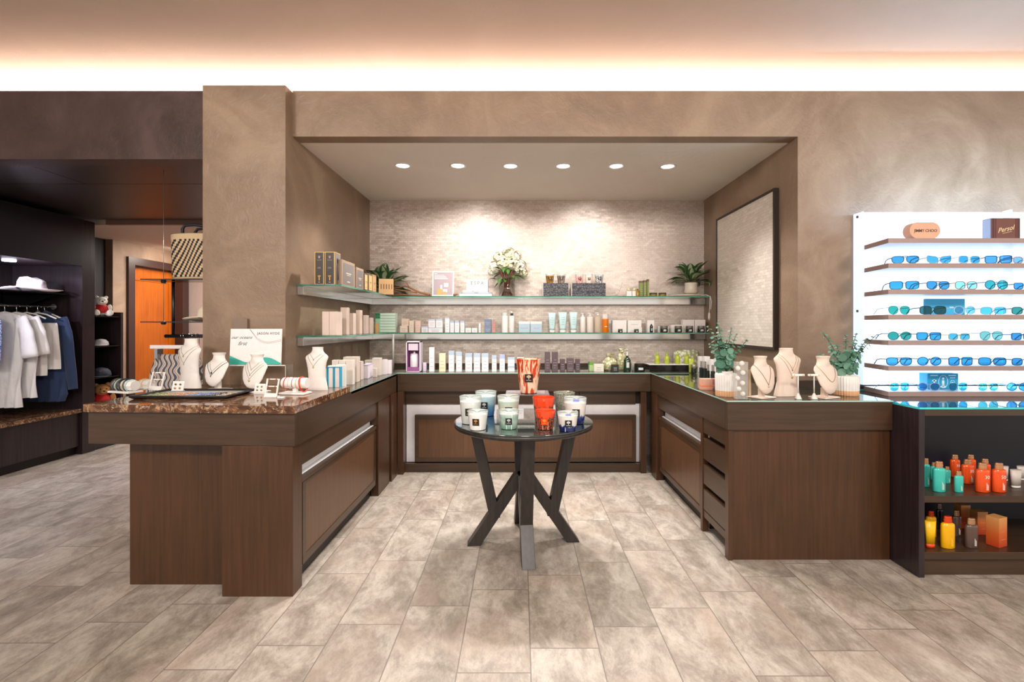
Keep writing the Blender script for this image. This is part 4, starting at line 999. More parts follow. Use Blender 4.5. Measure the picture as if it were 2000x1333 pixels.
row([('skincare_box', 784, 798, 623, D2, .045, 'F1D8C2', 'peach box standing on the bottom peach box', {'z': on(637)}),
     ('skincare_box', 836.5, 850, 624, D2, .045, WB, 'small white box on the left of the wide low one', {'z': on(640), 'band': 'CBD4E8'}),
     ('skincare_box', 851, 864.5, 624, D2, .045, WB, 'small white box on the right of the wide low one', {'z': on(640), 'band': 'CBD4E8'}),
     ('skincare_box', 946, 959.5, 624, D2, .055, '76839F', 'upper slate blue box of the stacked pair', {'z': on(638), 'lines': ('C8CEDC', 3)}),
     ('skincare_box', 961, 968, 629, D2, .045, 'C4877C', 'upper terracotta pink box beside the slate blue pair', {'z': on(641), 'lines': ('E8CFC8', 2)}),
     ('skincare_box', 1226, 1253, 626, 5.0, .065, 'F2EDEA', 'upper white box with a dark label, on its twin', {'z': on(640, 5.0), 'lines': ('77757E', 1)})], Z2, G2)
vessel('lotion_bottle', 'tall white cylinder bottle with a clear cap left of the pump bottle', 985.5, 13, 611, D2, Z2, [(1, 0), (1, .82), (.97, .85)], M('EDEBE8', .3), group=G2, cap=[(1, .855), (1, 1)], capmat=M('CFD6CF', .15))
vessel('lotion_bottle', 'white bottle with a dark neck and white pump on the lower shelf', 999.5, 11, 608, D2, Z2, [(.95, 0), (1, .02), (1, .76), (.5, .79)], M('F4F1ED', .35), group=G2, cap=[(.5, .79), (.5, .90)], capmat=M('3A3436', .4), extra=pump(WHITE, .9))
LB_ = M('BEDBDD', .3)
for xc, w, y0, lab in ((1078.5, 15, 611, 'first pale blue tube standing on its white cap'), (1099.5, 17, 610, 'middle pale blue tube standing on its white cap'), (1120.5, 16, 610, 'last pale blue tube before the pump bottles')):
    d = D2; R = w/F*d/2; H = (base_py(Z2, d)-y0)/F*d
    t = thing('cream_tube', lab, 'tube', (X_(xc, d), d+.02, Z2+.0004), 0, 'pale blue tubes')
    bm = B(); n = 20; rg = []
    for s in range(9):
        f = s/8; a_ = R*(.72+.28*f); b_ = .018*(1-f)**.6+.0008
        rg.append([bm.verts.new((a_*math.cos(2*PI*i/n), b_*math.sin(2*PI*i/n), H*(.12+.88*f))) for i in range(n)])
    for A, C in zip(rg, rg[1:]):
        for i in range(n): bm.faces.new((A[i], A[(i+1) % n], C[(i+1) % n], C[i])).smooth = True
    bm.faces.new(rg[0][::-1]); bm.faces.new(rg[-1]); obj('tube_body', bm, LB_, t)
    bm = B(); lathe(bm, [(R*.68, 0), (R*.7, H*.005), (R*.7, H*.118)], 20, sy=.8); obj('cap', bm, WHITE, t)
    bm = B(); mark_lines(bm, R*1.3, H*.35, H*.8, -.0185, 4, .7, int(xc)); obj('printed_label', bm, M('6F9498', .5), t)
vessel('pump_bottle', 'first white pump bottle right of the pale blue tubes', 1139, 10.5, 612, D2, Z2, P_BOT, M('EDE6E0', .3), group='pump bottles', extra=pump(WHITE))
vessel('pump_bottle', 'second, wider white pump bottle on the lower shelf', 1153.5, 13, 612, D2, Z2, [(.95, 0), (1, .02), (1, .8), (.5, .84)], M('EADFD6', .3), group='pump bottles', extra=pump(WHITE))
vessel('pump_bottle', 'clear beige pump bottle next to the orange one', 1169, 14, 611, D2, Z2, [(.95, 0), (1, .02), (1, .8), (.5, .84)], M('CDBBA6', .12), group='pump bottles', extra=pump(WHITE))
vessel('pump_bottle', 'bright orange bottle with a clear cap on the lower shelf', 1183.5, 12.5, 613, D2, Z2, [(.95, 0), (1, .02), (1, .72)], M('E0780C', .1), group='pump bottles', cap=[(.99, .722), (.99, .98)], capmat=M('E4DAD0', .1), extra=front_label('F0D8B8', .30, .34, .4))
BJ = M('1E2420', .12); GJ = 'black jars on the lower shelf'
for xc, w, y0, lab in ((1212.5, 9, 643, 'small black jar before the wide white box'), (1244, 9, 643, 'small black jar before the boxes with dark labels'), (1299, 15, 637, 'first large black jar from the left'), (1327, 14, 637, 'second large black jar from the left'), (1349, 14, 637, 'third large black jar from the left'), (1372, 14, 637, 'last large black jar at the right end of the lower shelf')):
    vessel('black_jar', lab, xc, w, y0, 4.89, Z2, P_JAR, BJ, 'jar', GJ, cap=C_JAR, capmat=M('8A8578', .3, .6), extra=front_label('C9C9C4', .2, .48, .35))
vessel('dropper_bottle', 'small black dropper bottle before the upright white box', 1273, 6, 633, 4.90, Z2, P_BOT, BJ, 'bottle', GJ, cap=[(.5, .84), (.5, .93), (.25, .94), (.2, 1)], capmat=BLACK, extra=front_label('C9C9C4', .2, .5, .35))

# ------------------------------------------------ goods on the back counter
G3 = 'goods on the back counter'; D3 = 4.56; ZB = ZT+.0005
t = thing('gift_set', 'white and purple window box with a white dispenser, left end of back counter', 'gift box', (X_(807, D3), D3+.055, ZB))
w_ = 28/F*D3; h = (base_py(ZB, D3)-667)/F*D3
bm = B(); box(bm, -w_/2, w_/2, .045, .055, 0, h); box(bm, -w_/2, -w_/2+.008, -.055, .045, 0, h); box(bm, w_/2-.008, w_/2, -.055, .045, 0, h); box(bm, -w_/2, w_/2, -.055, .045, h-.010, h); box(bm, -w_/2, w_/2, -.055, .045, 0, .004); obj('outer_box', bm, M('EDE8F2', .45), t)
bm = B(); box(bm, -w_/2+.008, w_/2-.008, -.053, .045, .004, h*.14); box(bm, -w_/2+.008, w_/2-.008, .035, .045, h*.14, h-.01); box(bm, -w_/2+.008, -w_/2+.012, -.053, .035, h*.14, h-.01); box(bm, w_/2-.012, w_/2-.008, -.053, .035, h*.14, h-.01); obj('purple_insert', bm, M('9A5C92', .5), t)
bm = B(); box(bm, -.046, .046, -.054, .02, h*.70, h*.92); obj('header_card', bm, M('D8C9D8', .4), t)
bm = B(); lathe(bm, [(.040, h*.145), (.042, h*.16), (.042, h*.5), (.036, h*.58), (.008, h*.60), (.008, h*.66)], 24); obj('dispenser', bm, M('F4F1F6', .3), t)
row([('skincare_box', 826, 833, 709, 4.62, .035, 'EBDDF2', 'tiny lilac box beside the purple window box', {'lines': ('C09FCC', 2)}),
     ('skincare_box', 838, 848, 679, D3, .045, 'F1ECF3', 'tallest slim white box right of the purple window box'),
     ('skincare_box', 857.5, 870, 691, D3, .05, 'F0E7C4', 'cream yellow box on the back counter'),
     ('skincare_box', 876, 887, 686, D3, .045, 'F3EEF2', 'tall slim white box with blue top next to the cream yellow one', {'band': 'B6C8DC', 'bandh': .2}),
     ('skincare_box', 890.5, 902, 688, D3, .045, 'F1EAF0', 'slim white box with blue top, second from the yellow one', {'band': 'B6C8DC', 'bandh': .2}),
     ('skincare_box', 908.5, 922, 691, D3, .05, 'EEE6EC', 'white box with blue top, left of the middle three', {'band': 'B6C8DC', 'bandh': .2}),
     ('skincare_box', 925, 938, 691, D3, .05, 'EEE6EC', 'white box with blue top, centre of the middle three', {'band': 'B6C8DC', 'bandh': .2}),
     ('skincare_box', 940.5, 954, 691, D3, .05, 'EEE6EC', 'white box with blue top, right of the middle three', {'band': 'B6C8DC', 'bandh': .2}),
     ('skincare_box', 960.5, 970, 695, D3, .04, 'F0E9EE', 'short slim white box with blue top, fourth from the giant candle', {'band': 'B6C8DC', 'bandh': .22}),
     ('skincare_box', 975.5, 986, 693, D3, .04, 'F0E9EE', 'slim white box with a violet blue top near the giant candle', {'band': 'AEBBE0', 'bandh': .24}),
     ('skincare_box', 991.5, 1005, 699, D3, .05, 'F0E9EE', 'white box with a blue waist stripe beside the giant candle', {'band': 'B6C8DC', 'bandh': .14, 'foot': 'AFC2D8'}),
     ('skincare_box', 1010, 1023, 699, 4.64, .05, 'F2EEEF', 'white box half hidden behind the giant candle'),
     ('skincare_box', 1064, 1075, 688, D3, .05, '5B4A50', 'first tall dark brown box right of the giant candle', {'lines': ('B9A9AE', 4)}),
     ('skincare_box', 1078, 1090, 688, D3, .05, '5B4A50', 'second tall dark brown box right of the giant candle', {'lines': ('B9A9AE', 4)}),
     ('skincare_box', 1094, 1104, 702, D3, .045, '56464C', 'short dark brown box left of the stacked brown pair', {'lines': ('B9A9AE', 3)}),
     ('skincare_box', 1107, 1121, 714, D3, .05, '5D4C52', 'lower dark brown box of the stacked pair', {'lines': ('B9A9AE', 2)}),
     ('skincare_box', 1107, 1121, 700.5, D3, .05, '5D4C52', 'upper dark brown box of the stacked pair', {'lines': ('B9A9AE', 2), 'z': ZB+.0008+(base_py(ZB, D3)-714)/F*D3}),
     ('skincare_box', 1124, 1133, 702, D3, .045, '56464C', 'short dark brown box right of the stacked brown pair', {'lines': ('B9A9AE', 3)}),
     ('soap_box', 1160, 1179.5, 712, D3, .08, 'DBD6C8', 'pale soap box printed with a winged emblem', {'lines': ('6E6A60', 2)}),
     ('perfume_box', 1195, 1208.5, 713, D3, .06, '26211F', 'black perfume box printed with a white ornament', {'lines': ('CFCAC4', 3)})], ZB, G3)
t, wx, h = carton('soap_box', 'white box wrapped in leaf green paper at the back counter', 1151, 1159, 708, 4.62, ZB, 'A9C48A', .08, lines=None, group=G3, band='5F9A3C', bandh=.3)
def pouch(name, label, xc, w, y0, d, seed):
    R = w/F*d/2; H = (base_py(ZB, d)-y0)/F*d
    t = thing(name, label, 'pouch', (X_(xc, d), d+R*.6, ZB), 0, 'floral organza pouches')
    bm = B(); lathe(bm, [(R*.8, 0), (R, H*.1), (R*.98, H*.5), (R*.6, H*.72), (R*.3, H*.80), (R*.55, H*.93), (R*.8, H)], 28, sy=.55, wob=lambda a, z: 1+.10*math.sin(5*a+z*60)+.05*math.sin(11*a))
    tt = NT('floral_organza'); tc = tt.n('TexCoord'); vo = tt.n('TexVoronoi', Vector=tc.outputs['Object'], Scale=42.0)
    c = tt.ramp(vo.outputs['Distance'], [(.15, 'F1EBD8'), (.4, 'DDD6BC'), (.6, 'A3A572')]); b = tt.n('BsdfPrincipled', Base_Color=c, Roughness=.6); tt.surf(b.outputs[0])
    obj('gathered_bag', bm, tt.m, t, smooth=True)
    bm = B(); lathe(bm, [(R*.34, H*.77), (R*.36, H*.80), (R*.34, H*.83)], 20, sy=.55, cap=False); ball(bm, (0, -R*.22, H*.80), R*.14, 8); obj('ribbon', bm, M('8A7A52', .5), t)
pouch('organza_pouch', 'low floral organza pouch behind the black perfume box', 1193, 28, 691, 4.66, 1)
pouch('organza_pouch', 'tall floral organza pouch left of the dark green pump bottle', 1215, 20, 681, 4.70, 2)
DG = M('26362A', .12)
vessel('pump_bottle', 'dark green pump bottle with a white round label', 1226.5, 14, 683, D3, ZB, [(.95, 0), (1, .03), (1, .50), (.75, .58), (.35, .64), (.35, .7)], DG, group=G3, extra=lambda t, R, H: (front_label('C9CFC8', .18, .42, .4)(t, R, H), pump(M('D8D4CC', .2, .3), .70)(t, R, H)))
vessel('glass_tumbler', 'clear small glass between the green bottle and the black jar', 1239, 10, 708, 4.66, ZB, [(.8, 0), (1, .1), (1, 1)], M('CFC9C2', .08), 'glass', G3)
vessel('black_jar', 'large black jar with a silver clasp at the right of the back counter', 1252, 21, 711, 4.58, ZB, P_JAR, BJ, 'jar', G3, cap=C_JAR, capmat=M('3A3632', .2, .5), extra=front_label('D8D8D4', .2, .48, .45))
# riser tray with lime bottles in the right corner
t = thing('mirror_riser', 'low mirrored riser with a white top in the right corner', 'riser', (X_(1307, 4.75), 4.80, ZB))
bm = B(); box(bm, -.21, .21, -.09, .09, .052, .058); obj('white_top', bm, M('E9E6E2', .3), t)
bm = B(); box(bm, -.205, .205, -.085, .085, 0, .0515); obj('mirror_body', bm, M('2A2624', .06, .4), t)
ZR = ZB+.0585; LIME = M('A9B63A', .25, 0, .15); LCAP = M('8CC80A', .3)
for k, (xc, y0) in enumerate([(1285, 686.5), (1304, 688), (1325, 687.5), (1343, 688)]):
    vessel('lime_bottle', ['first', 'second', 'third', 'fourth'][k]+' lime green pump bottle from the left on the mirrored riser', xc, 9.5, y0, 4.76, ZR, [(.9, 0), (1, .03), (1, .56), (.8, .63), (.5, .66), (.55, .67), (.55, .80)], LIME, group='lime green bottles', extra=pump(LCAP, .78))
d = 4.46; bm = B()
t = thing('lime_tube', 'lime green tube standing before the mirrored riser', 'tube', (X_(1350, d), d, ZB), 0, 'lime green bottles')
lathe(bm, [(.018, 0), (.021, .01), (.023, .07), (.0245, .13)], 20, sy=.5); obj('tube_body', bm, M('989F3A', .25), t, smooth=True)
bm = B(); box(bm, -.0250, .0250, -.006, .006, .131, .137); obj('crimp', bm, M('A3AE30', .3), t)
t = thing('floral_bag', 'cream flower-printed bag behind the lime bottles', 'bag', (X_(1342, 5.0), 5.02, ZB), 0)
bm = B(); lathe(bm, [(.12, 0), (.14, .03), (.135, .16), (.10, .19)], 32, sy=.45, wob=lambda a, z: 1+.05*math.sin(6*a)); tt = NT('flower_print'); tc = tt.n('TexCoord'); vo = tt.n('TexVoronoi', Vector=tc.outputs['Object'], Scale=30.0)
c = tt.ramp(vo.outputs['Distance'], [(.2, 'F3F0E4'), (.45, 'DDD9BE'), (.6, 'A5AA7E')]); b = tt.n('BsdfPrincipled', Base_Color=c, Roughness=.6); tt.surf(b.outputs[0]); obj('bag_body', bm, tt.m, t, smooth=True)
# right counter, near the corner
G4 = 'goods on the right counter'
row([('perfume_box', 1366, 1375, 697, 4.50, .05, 'F1ECEA', 'back white perfume box at the corner of the right counter'),
     ('perfume_box', 1376, 1387, 697, 4.42, .05, 'EFEAE8', 'middle white perfume box at the corner of the right counter'),
     ('perfume_box', 1388, 1399, 703, 4.30, .05, 'F1ECEA', 'front white perfume box at the corner of the right counter'),
     ('soap_box', 1371, 1392, 741, 3.28, .06, 'D7A08A', 'pink and orange striped box beside the first ribbed pot', {'foot': 'F07A42', 'lines': None, 'rz': -.05}),
     ('soap_box', 1393, 1402, 741, 3.33, .06, 'A9706A', 'narrow striped box half behind the first ribbed pot', {'foot': 'F07A42', 'lines': None})], ZB, G4, lines=None)
for xc, w, y0, d, lab in ((1371, 7, 706, 4.02, 'taller dark perfume bottle with silver cap, left one'), (1378, 8, 707, 3.95, 'taller dark perfume bottle with silver cap, right one'), (1384, 6, 713, 3.85, 'shorter dark perfume bottle with silver cap, left one'), (1394, 8, 714, 3.80, 'shorter dark perfume bottle with silver cap by the ribbed pot')):
    vessel('perfume_bottle', lab, xc, w, y0, d, ZB, [(1, 0), (1, .6), (.7, .62)], M('232A26', .1), group=G4, seg=20, cap=[(.65, .63), (.65, 1)], capmat=M('A9A29C', .25, .6))
vessel('black_jar', 'dark jar behind the lime tube on the right counter', 1357, 10, 713, 4.40, ZB, P_JAR, BJ, 'jar', G4, cap=C_JAR, capmat=M('8A8578', .3, .6))
# ------------------------------------------------ candles on the round table
TS = TZ+.0005
t = thing('acrylic_riser', 'clear acrylic riser under the giant orange candle', 'riser', (X_(1030, 3.33), 3.345, TS))
bm = B(); box(bm, -.15, .15, -.11, .11, .135, .141); obj('top_plate', bm, [M('8E8488', .05, .3, .02)], t)
bm = B(); box(bm, -.15, -.145, -.11, .11, 0, .1345); obj('side_plate', bm, ACRYL, t)
bm = B(); box(bm, .145, .15, -.11, .11, 0, .1345); obj('side_plate', bm, ACRYL, t)
t = candle('giant orange and cream speckled glass candle on the clear riser', 1008, 1057, 699, 3.33, TS+.1415, 'giant', group=None, bot=.68, tagm=None)
GT = 'glass jar candles on the round table'
for a in (('large frosted white candle at the left of the table, back row', 897, 941, 772, 2.985, 'white', 'F2F0EC', '1D1A1A', 'D8B070', 'F6F4F2'),
          ('large candle fading from pale to deep blue, behind the frosted white one', 928, 970, 763, 3.245, 'blue', 'DCE6E8', '1D1A1A', 'D8D8D8', None),
          ('large mint and cream candle behind the small green one', 971, 1015, 771.5, 3.06, 'mint', 'E6DCC0', '1D1A1A', 'C8CEC8', 'F6F4F2'),
          ('large bright orange-red candle with a speckled base, back row', 1040, 1083, 774, 3.02, 'red', 'F0582C', 'EE3C16', 'F5A040', None),
          ('large grey-green stone textured candle at the back right', 1081, 1123, 765, 3.245, 'grey', 'B8B9A8', '9A9B8E', 'C8C8BC', None),
          ('large white candle with deep blue flames at the right edge', 1101, 1146, 775, 2.985, 'navy', 'F2EDE6', '1D1A1A', 'D8D8D8', '8F94E6'),
          ('small white candle at the front left of the table', 913, 953.5, 801, 2.81, 'small_white', 'F6F3EE', '1D1A1A', 'C98F50', 'F6F4F2'),
          ('small sea green candle in the front row', 974, 1014, 800, 2.835, 'green', 'EAF0EA', '1D1A1A', 'C8CEC8', 'F6F4F2'),
          ('small orange-red candle with an orange label, front row', 1045, 1084.5, 800, 2.82, 'red', 'F5C8B4', 'F04A18', 'F5A040', None),
          ('small white and navy candle at the front right', 1088, 1129.5, 804, 2.775, 'navy', 'F2EDE6', '1D1A1A', 'D8D8D8', '8F94E6')):
    candle(a[0], a[1], a[2], a[3], a[4], TS, a[5], wax=a[6], lab=a[7], em=a[8], tagm=a[9], group=GT, bot=.76, la=random.uniform(-.15, .15))

# ------------------------------------------------ necklace busts
def bust(label, xc, w, y0, d, zs, tall, rz, mat, group=None):
    H = (base_py(zs, d)-y0)/F*d; Wd = w/F*d
    t = thing('necklace_bust', label, 'bust', (X_(xc, d), d+.03, zs+.0004), rz, group)
    if tall:
        S = [(0, .46, 0, .20), (.06, .45, .0, .19), (.3, .36, -.01, .17), (.5, .38, -.03, .17), (.65, .43, -.04, .17), (.74, .49, -.03, .16), (.79, .48, -.005, .14), (.835, .36, .02, .15), (.88, .25, .03, .17), (.93, .21, .035, .18), (.975, .205, .04, .18), (1, .215, .04, .19)]
    else:
        S = [(.10, .06, -.16, .03), (.14, .18, -.17, .06), (.22, .30, -.16, .09), (.34, .40, -.13, .11), (.48, .455, -.09, .12), (.60, .49, -.05, .12), (.68, .50, -.01, .11), (.745, .42, .03, .12), (.80, .28, .05, .15), (.86, .21, .06, .17), (.93, .19, .07, .18), (.965, .215, .07, .20), (1, .235, .07, .21)]
    sec = [(z*H, hw*Wd, y*Wd, hd*Wd) for z, hw, y, hd in S]
    def at(z):
        for a, b in zip(sec, sec[1:]):
            if a[0] <= z <= b[0]:
                f = (z-a[0])/(b[0]-a[0]+1e-9); return [p+(q-p)*f for p, q in zip(a, b)]
        return sec[-1] if z > sec[-1][0] else sec[0]
    bm = B(); N = 36; rings = []
    zs_ = [sec[0][0]+(sec[-1][0]-sec[0][0])*i/40 for i in range(41)]
    for z in zs_:
        _, hw, yc, hd = at(z); rg = []
        for i in range(N):
            a = 2*PI*i/N; s = math.sin(a)
            rg.append(bm.verts.new((hw*math.cos(a), yc+hd*s*(1 if s < 0 else .55), z)))
        rings.append(rg)
    for A, C in zip(rings, rings[1:]):
        for i in range(N): bm.faces.new((A[i], A[(i+1) % N], C[(i+1) % N], C[i])).smooth = True
    bm.faces.new(rings[0][::-1]); bm.faces.new(rings[-1])
    obj('chest_form', bm, mat, t, auto=50)
    if not tall:
        bm = B(); box(bm, -Wd*.09, Wd*.09, -Wd*.06, Wd*.06, .006, H*.24); obj('foot_stem', bm, mat, t, bevel=.002)
        bm = B(); box(bm, -Wd*.34, Wd*.34, -Wd*.26, Wd*.26, 0, .0065); obj('base_plate', bm, mat, t, bevel=.002)
    return t, at, H, Wd
def chain(label, bt, top, low, side, col, r=.0009, pend=None, pr=.004, cx=0, group=None, sq=1.0):
    """fine necklace draped over a bust: from the neck sides down to a point"""
    t, at, H, Wd = bt
    nk = thing('necklace', label, 'necklace', t.location[:], t.rotation_euler[2], group)
    pts = []
    for k in range(-16, 17):
        f = k/16; x = f*side*Wd+cx*Wd*(1-abs(f)); z = H*(low+(top-low)*abs(f)**sq)
        _, hw, yc, hd = at(z); q = min(.98, abs(x)/hw)
        pts.append((x, yc-hd*math.sqrt(1-q*q)-r*1.6, z))
    bm = B(); tube(bm, pts, r, 5); obj('chain', bm, M(col, .3, .8), nk, smooth=True)
    if pend:
        p = pts[16]; bm = B(); ball(bm, (p[0], p[1]-pr*.4, p[2]-pr*1.2), pr, 10, 0, (1, .5, 1.2)); obj('pendant', bm, M(pend, .25, .5), nk, smooth=True)
GN = 'necklaces on the left busts'; GN2 = 'necklaces on the right busts'
b1 = bust('tallest white necklace bust on the marble, beside the patterned shorts', 367, 68, 662, 3.13, ZM, True, -.42, BUSTW)
chain('fine gold necklace with a small round pendant, higher one on the tallest white bust', b1, .86, .66, .34, 'C4A46A', pend='C9A050', group=GN)
chain('longer gold necklace with a clear pendant on the tallest white bust', b1, .84, .50, .42, 'C4A46A', pend='CFC9BE', group=GN)
b2 = bust('low white bust with dark cord necklaces, left of the sign', 420, 62, 690, 3.02, ZM, False, -.38, BUSTW)
chain('dark blue cord necklace with a steel charm on the bust left of the sign', b2, .77, .40, .44, '23485A', r=.0014, pend='6E6A66', group=GN)
chain('thin silver necklace with a dark bead on the bust left of the sign', b2, .80, .50, .34, 'A8A09A', pend='3A2C2C', pr=.006, group=GN)
b3 = bust('low white bust with three gold necklaces, in front of the sign', 495, 63, 693, 2.92, ZM, False, -.38, BUSTW)
chain('short fine necklace, topmost of three on the bust before the sign', b3, .82, .60, .26, 'B0A080', pend='8A8A80', pr=.002, group=GN)
chain('middle necklace of three on the bust before the sign', b3, .79, .47, .36, 'B0A080', pend='5A7A86', pr=.003, group=GN)
chain('lowest gold necklace of three with a gold flower pendant, before the sign', b3, .77, .36, .44, 'C9A86A', pend='D9BC6A', pr=.007, group=GN)
b4 = bust('narrow tall white bust beside the blue-striped boxes', 616, 54, 679, 3.02, ZM, True, -.30, BUSTW)
chain('fine rose necklace with a red heart on the narrow bust', b4, .86, .72, .28, 'C9A090', pend='A8342C', pr=.003, group=GN)
chain('fine gold necklace with a gold charm on the narrow bust', b4, .83, .56, .36, 'D0A860', pend='D9B050', pr=.005, group=GN)
b5 = bust('low beige bust with a gold drop necklace, nearest the first ribbed pot', 1492, 64, 697, 2.90, ZB, False, .45, BUSTB)
chain('gold chain with a pale drop pendant on the leftmost beige bust', b5, .80, .32, .34, 'A98A66', r=.0013, pend='E3CDB0', pr=.006, group=GN2)
b6 = bust('tall beige bust between the two low beige ones', 1541, 68, 681, 2.99, ZB, True, .32, BUSTB)
chain('gold necklace with a small disc, higher one on the tall beige bust', b6, .88, .56, .30, 'C9A668', pend='B08A40', pr=.004, group=GN2)
chain('longer gold necklace with a charm on the tall beige bust', b6, .85, .42, .36, 'C9A668', pend='C09A4C', pr=.006, group=GN2)
b7 = bust('low beige bust with a pale chain, beside the second ribbed pot', 1616, 68, 697, 2.90, ZB, False, .45, BUSTB)
chain('pale gold rounded chain necklace on the rightmost beige bust', b7, .80, .40, .38, 'D6BE98', r=.0015, group=GN2, sq=1.8)
for xc, lab in ((1559, 'small white T-shaped earring stand before the tall beige bust'), (1590, 'small white T-shaped earring stand between the tall and right busts')):
    d = 2.87; t = thing('earring_stand', lab, 'jewelry stand', (X_(xc, d), d, ZB), 0, 'white earring stands')
    h = (base_py(ZB, d)-731)/F*d
    bm = B(); lathe(bm, [(.021, 0), (.020, .004), (.005, .036)], 4, M4=Matrix.Rotation(PI/4, 4, 'Z')); obj('base', bm, M('EAE2DC', .4), t)
    bm = B(); lathe(bm, [(.003, .03), (.003, h-.012)], 10); obj('stem', bm, M('EAE2DC', .4), t)
    bm = B(); box(bm, -.036, .036, -.005, .005, h-.012, h); obj('crossbar', bm, M('EAE2DC', .4), t, bevel=.001)
    er = thing('earring', 'gold stud earring pair on the T-stand '+('before the tall bust' if xc < 1570 else 'between the busts'), 'earrings', (X_(xc, d), d-.007, ZB+h-.006), 0, 'stud earrings')
    for s in (-1, 1):
        bm = B(); ball(bm, (s*.026, 0, 0), .0025, 8); obj('stud', bm, GOLD, er)

# ------------------------------------------------ ribbed pots with eucalyptus
EUC = M('5E8A74', .55, 0, .25, scale=30); EUC2 = M('3F6E58', .55, 0, .25, scale=30)
def ribbed_pot(name, label, xc, w, y0, d, stems, seed, bl=26):
    R = w/F*d/2; H = (base_py(ZB, d)-y0)/F*d; r = random.Random(seed)
    t = thing(name, label, 'plant', (X_(xc, d), d+R*.3, ZB))
    rib = lambda a, z: 1+.028*math.cos(30*a)
    bm = B(); lathe(bm, [(R*.97, H*.24), (R*.985, H*.5), (R*1.0, H*.90), (R*.95, H*.95), (R*.62, H), (R*.62, H*1.05), (R*.55, H*1.05), (R*.55, H*.9)], 180, wob=lambda a, z: rib(a, z) if z < H*.92 else 1); obj('pot', bm, M('E4E1DD', .5), t, auto=60)
    bm = B(); lathe(bm, [(R*.93, 0), (R*.96, H*.03), (R*.97, H*.24)], 180, wob=rib); obj('terracotta_band', bm, M('E0AE86', .6), t, auto=60)
    sb = B(); lb = B()
    def disc(c, nrm, rad, mi):
        nrm = nrm.normalized(); u = nrm.orthogonal().normalized(); v = nrm.cross(u)
        ce = lb.verts.new(c-nrm*rad*.18); ring = [lb.verts.new(c+(u*math.cos(2*PI*i/9)+v*math.sin(2*PI*i/9))*rad) for i in range(9)]
        for i in range(9):
            f = lb.faces.new((ce, ring[i], ring[(i+1) % 9])); f.smooth = True; f.material_index = mi
    for (dx, dz, dy) in stems:
        p0 = Vector((r.uniform(-.3, .3)*R, 0, H*.9)); p1 = Vector((dx*.35, dy*.4, H+dz*.55)); p2 = Vector((dx, dy, H+dz))
        P = [(p0*(1-s)**2+p1*2*s*(1-s)+p2*s*s) for s in [i/12 for i in range(13)]]
        tube(sb, P, .0022, 5)
        for i in range(3, 13):
            for s in (-1, 1):
                ax = (P[min(12, i+1)]-P[i-1]).normalized(); sd = ax.orthogonal().normalized(); sd.rotate(Matrix.Rotation(i*1.35+r.uniform(-.4, .4), 3, ax))
                rad = (.021-.0011*i)*r.uniform(.85, 1.2)
                disc(P[i]+sd*s*rad*1.1, ax*.8+sd*s*.5+Vector((0, -.4, .3)), rad, r.randint(0, 1))
    for k in range(bl):
        a = r.uniform(0, 2*PI); c = Vector((math.cos(a)*R*r.uniform(.2, 1.0), math.sin(a)*R*.5-.02, H*1.08+r.uniform(0, .13)))
        disc(c, Vector((math.cos(a)*.5, -.8, r.uniform(-.2, .6))), r.uniform(.016, .027), r.randint(0, 1))
    obj('stems', sb, M('5A5A3E', .6), t); obj('foliage', lb, [EUC, EUC2], t)
ribbed_pot('potted_eucalyptus', 'eucalyptus in a ribbed white pot with terracotta base at the counter corner', 1420.5, 40, 728, 2.99, [(-.06, .31, -.02), (-.03, .22, 0), (.035, .28, .0), (.075, .24, .02), (.13, .20, 0), (-.10, .18, .01), (-.105, .29, .03), (.0, .17, -.03), (-.04, .25, .03), (.02, .20, .04)], 3)
ribbed_pot('potted_eucalyptus', 'wider eucalyptus in a ribbed pot beside the lit eyewear display', 1657, 44, 733, 3.03, [(-.15, .27, 0), (-.12, .17, -.02), (.05, .20, -.02), (.10, .17, 0), (.20, .26, .0), (-.05, .19, .02), (.02, .25, .03), (.13, .23, -.01), (-.17, .13, .0), (.0, .15, -.04), (.08, .26, .02)], 8, 34)
d = 2.86; t = thing('bubble_vase', 'frosted clear block with pearly balls inside beside the first ribbed pot', 'ornament', (X_(1450, d), d+.02, ZB))
bm = B(); box(bm, -.036, .036, -.02, .02, 0, .225); obj('clear_block', bm, milky('frosted_block', 'DED8D0', .28), t, bevel=.003)
for x, z in ((.006, .215), (-.018, .185), (.012, .158), (-.02, .125), (.01, .095), (-.012, .06), (.012, .03)):
    bm = B(); ball(bm, (x, 0, z), .0145, 14); obj('pearl_ball', bm, M('EDE9E4', .2), t)
t = bx('slim_stand', (X_(1463, 2.95), X_(1467, 2.95), 2.95, 2.96, ZB, ZB+.17), M('CDB493', .4)); tag(t, 'slim gold-beige upright stand behind the bubble vase', 'stand')

# ------------------------------------------------ jewellery on the marble
ZJ = ZM+.0005
t = thing('table_sign', 'white sign with teal waves and grey lettering on an acrylic riser', 'sign', (X_(499, 3.18), 3.18, ZJ+.150+.0006), .05)
SW, SH_ = .335, .238; TL = Matrix.Rotation(-.07, 4, 'X')
bm = B(); box(bm, -SW/2, SW/2, -.004, .004, 0, SH_, M4=TL); obj('board', bm, M('EBE6E4', .35), t)
def wave_poly(bm, fn_lo, fn_hi, y, n=40, x0=-SW/2, x1=SW/2):
    A = [bm.verts.new(TL @ Vector((x0+(x1-x0)*i/n, y, max(.0005, fn_lo(i/n))))) for i in range(n+1)]
    C = [bm.verts.new(TL @ Vector((x0+(x1-x0)*i/n, y, max(.0006, fn_hi(i/n))))) for i in range(n+1)]
    for i in range(n): bm.faces.new((A[i], A[i+1], C[i+1], C[i]))
def swell(u): return .030+.012*math.cos(u*1.2*PI)+.030*math.sin((u-.42)*2*PI*1.0+PI*0)*(-1 if u < .42 else 1)*(1 if u > .42 else -1)
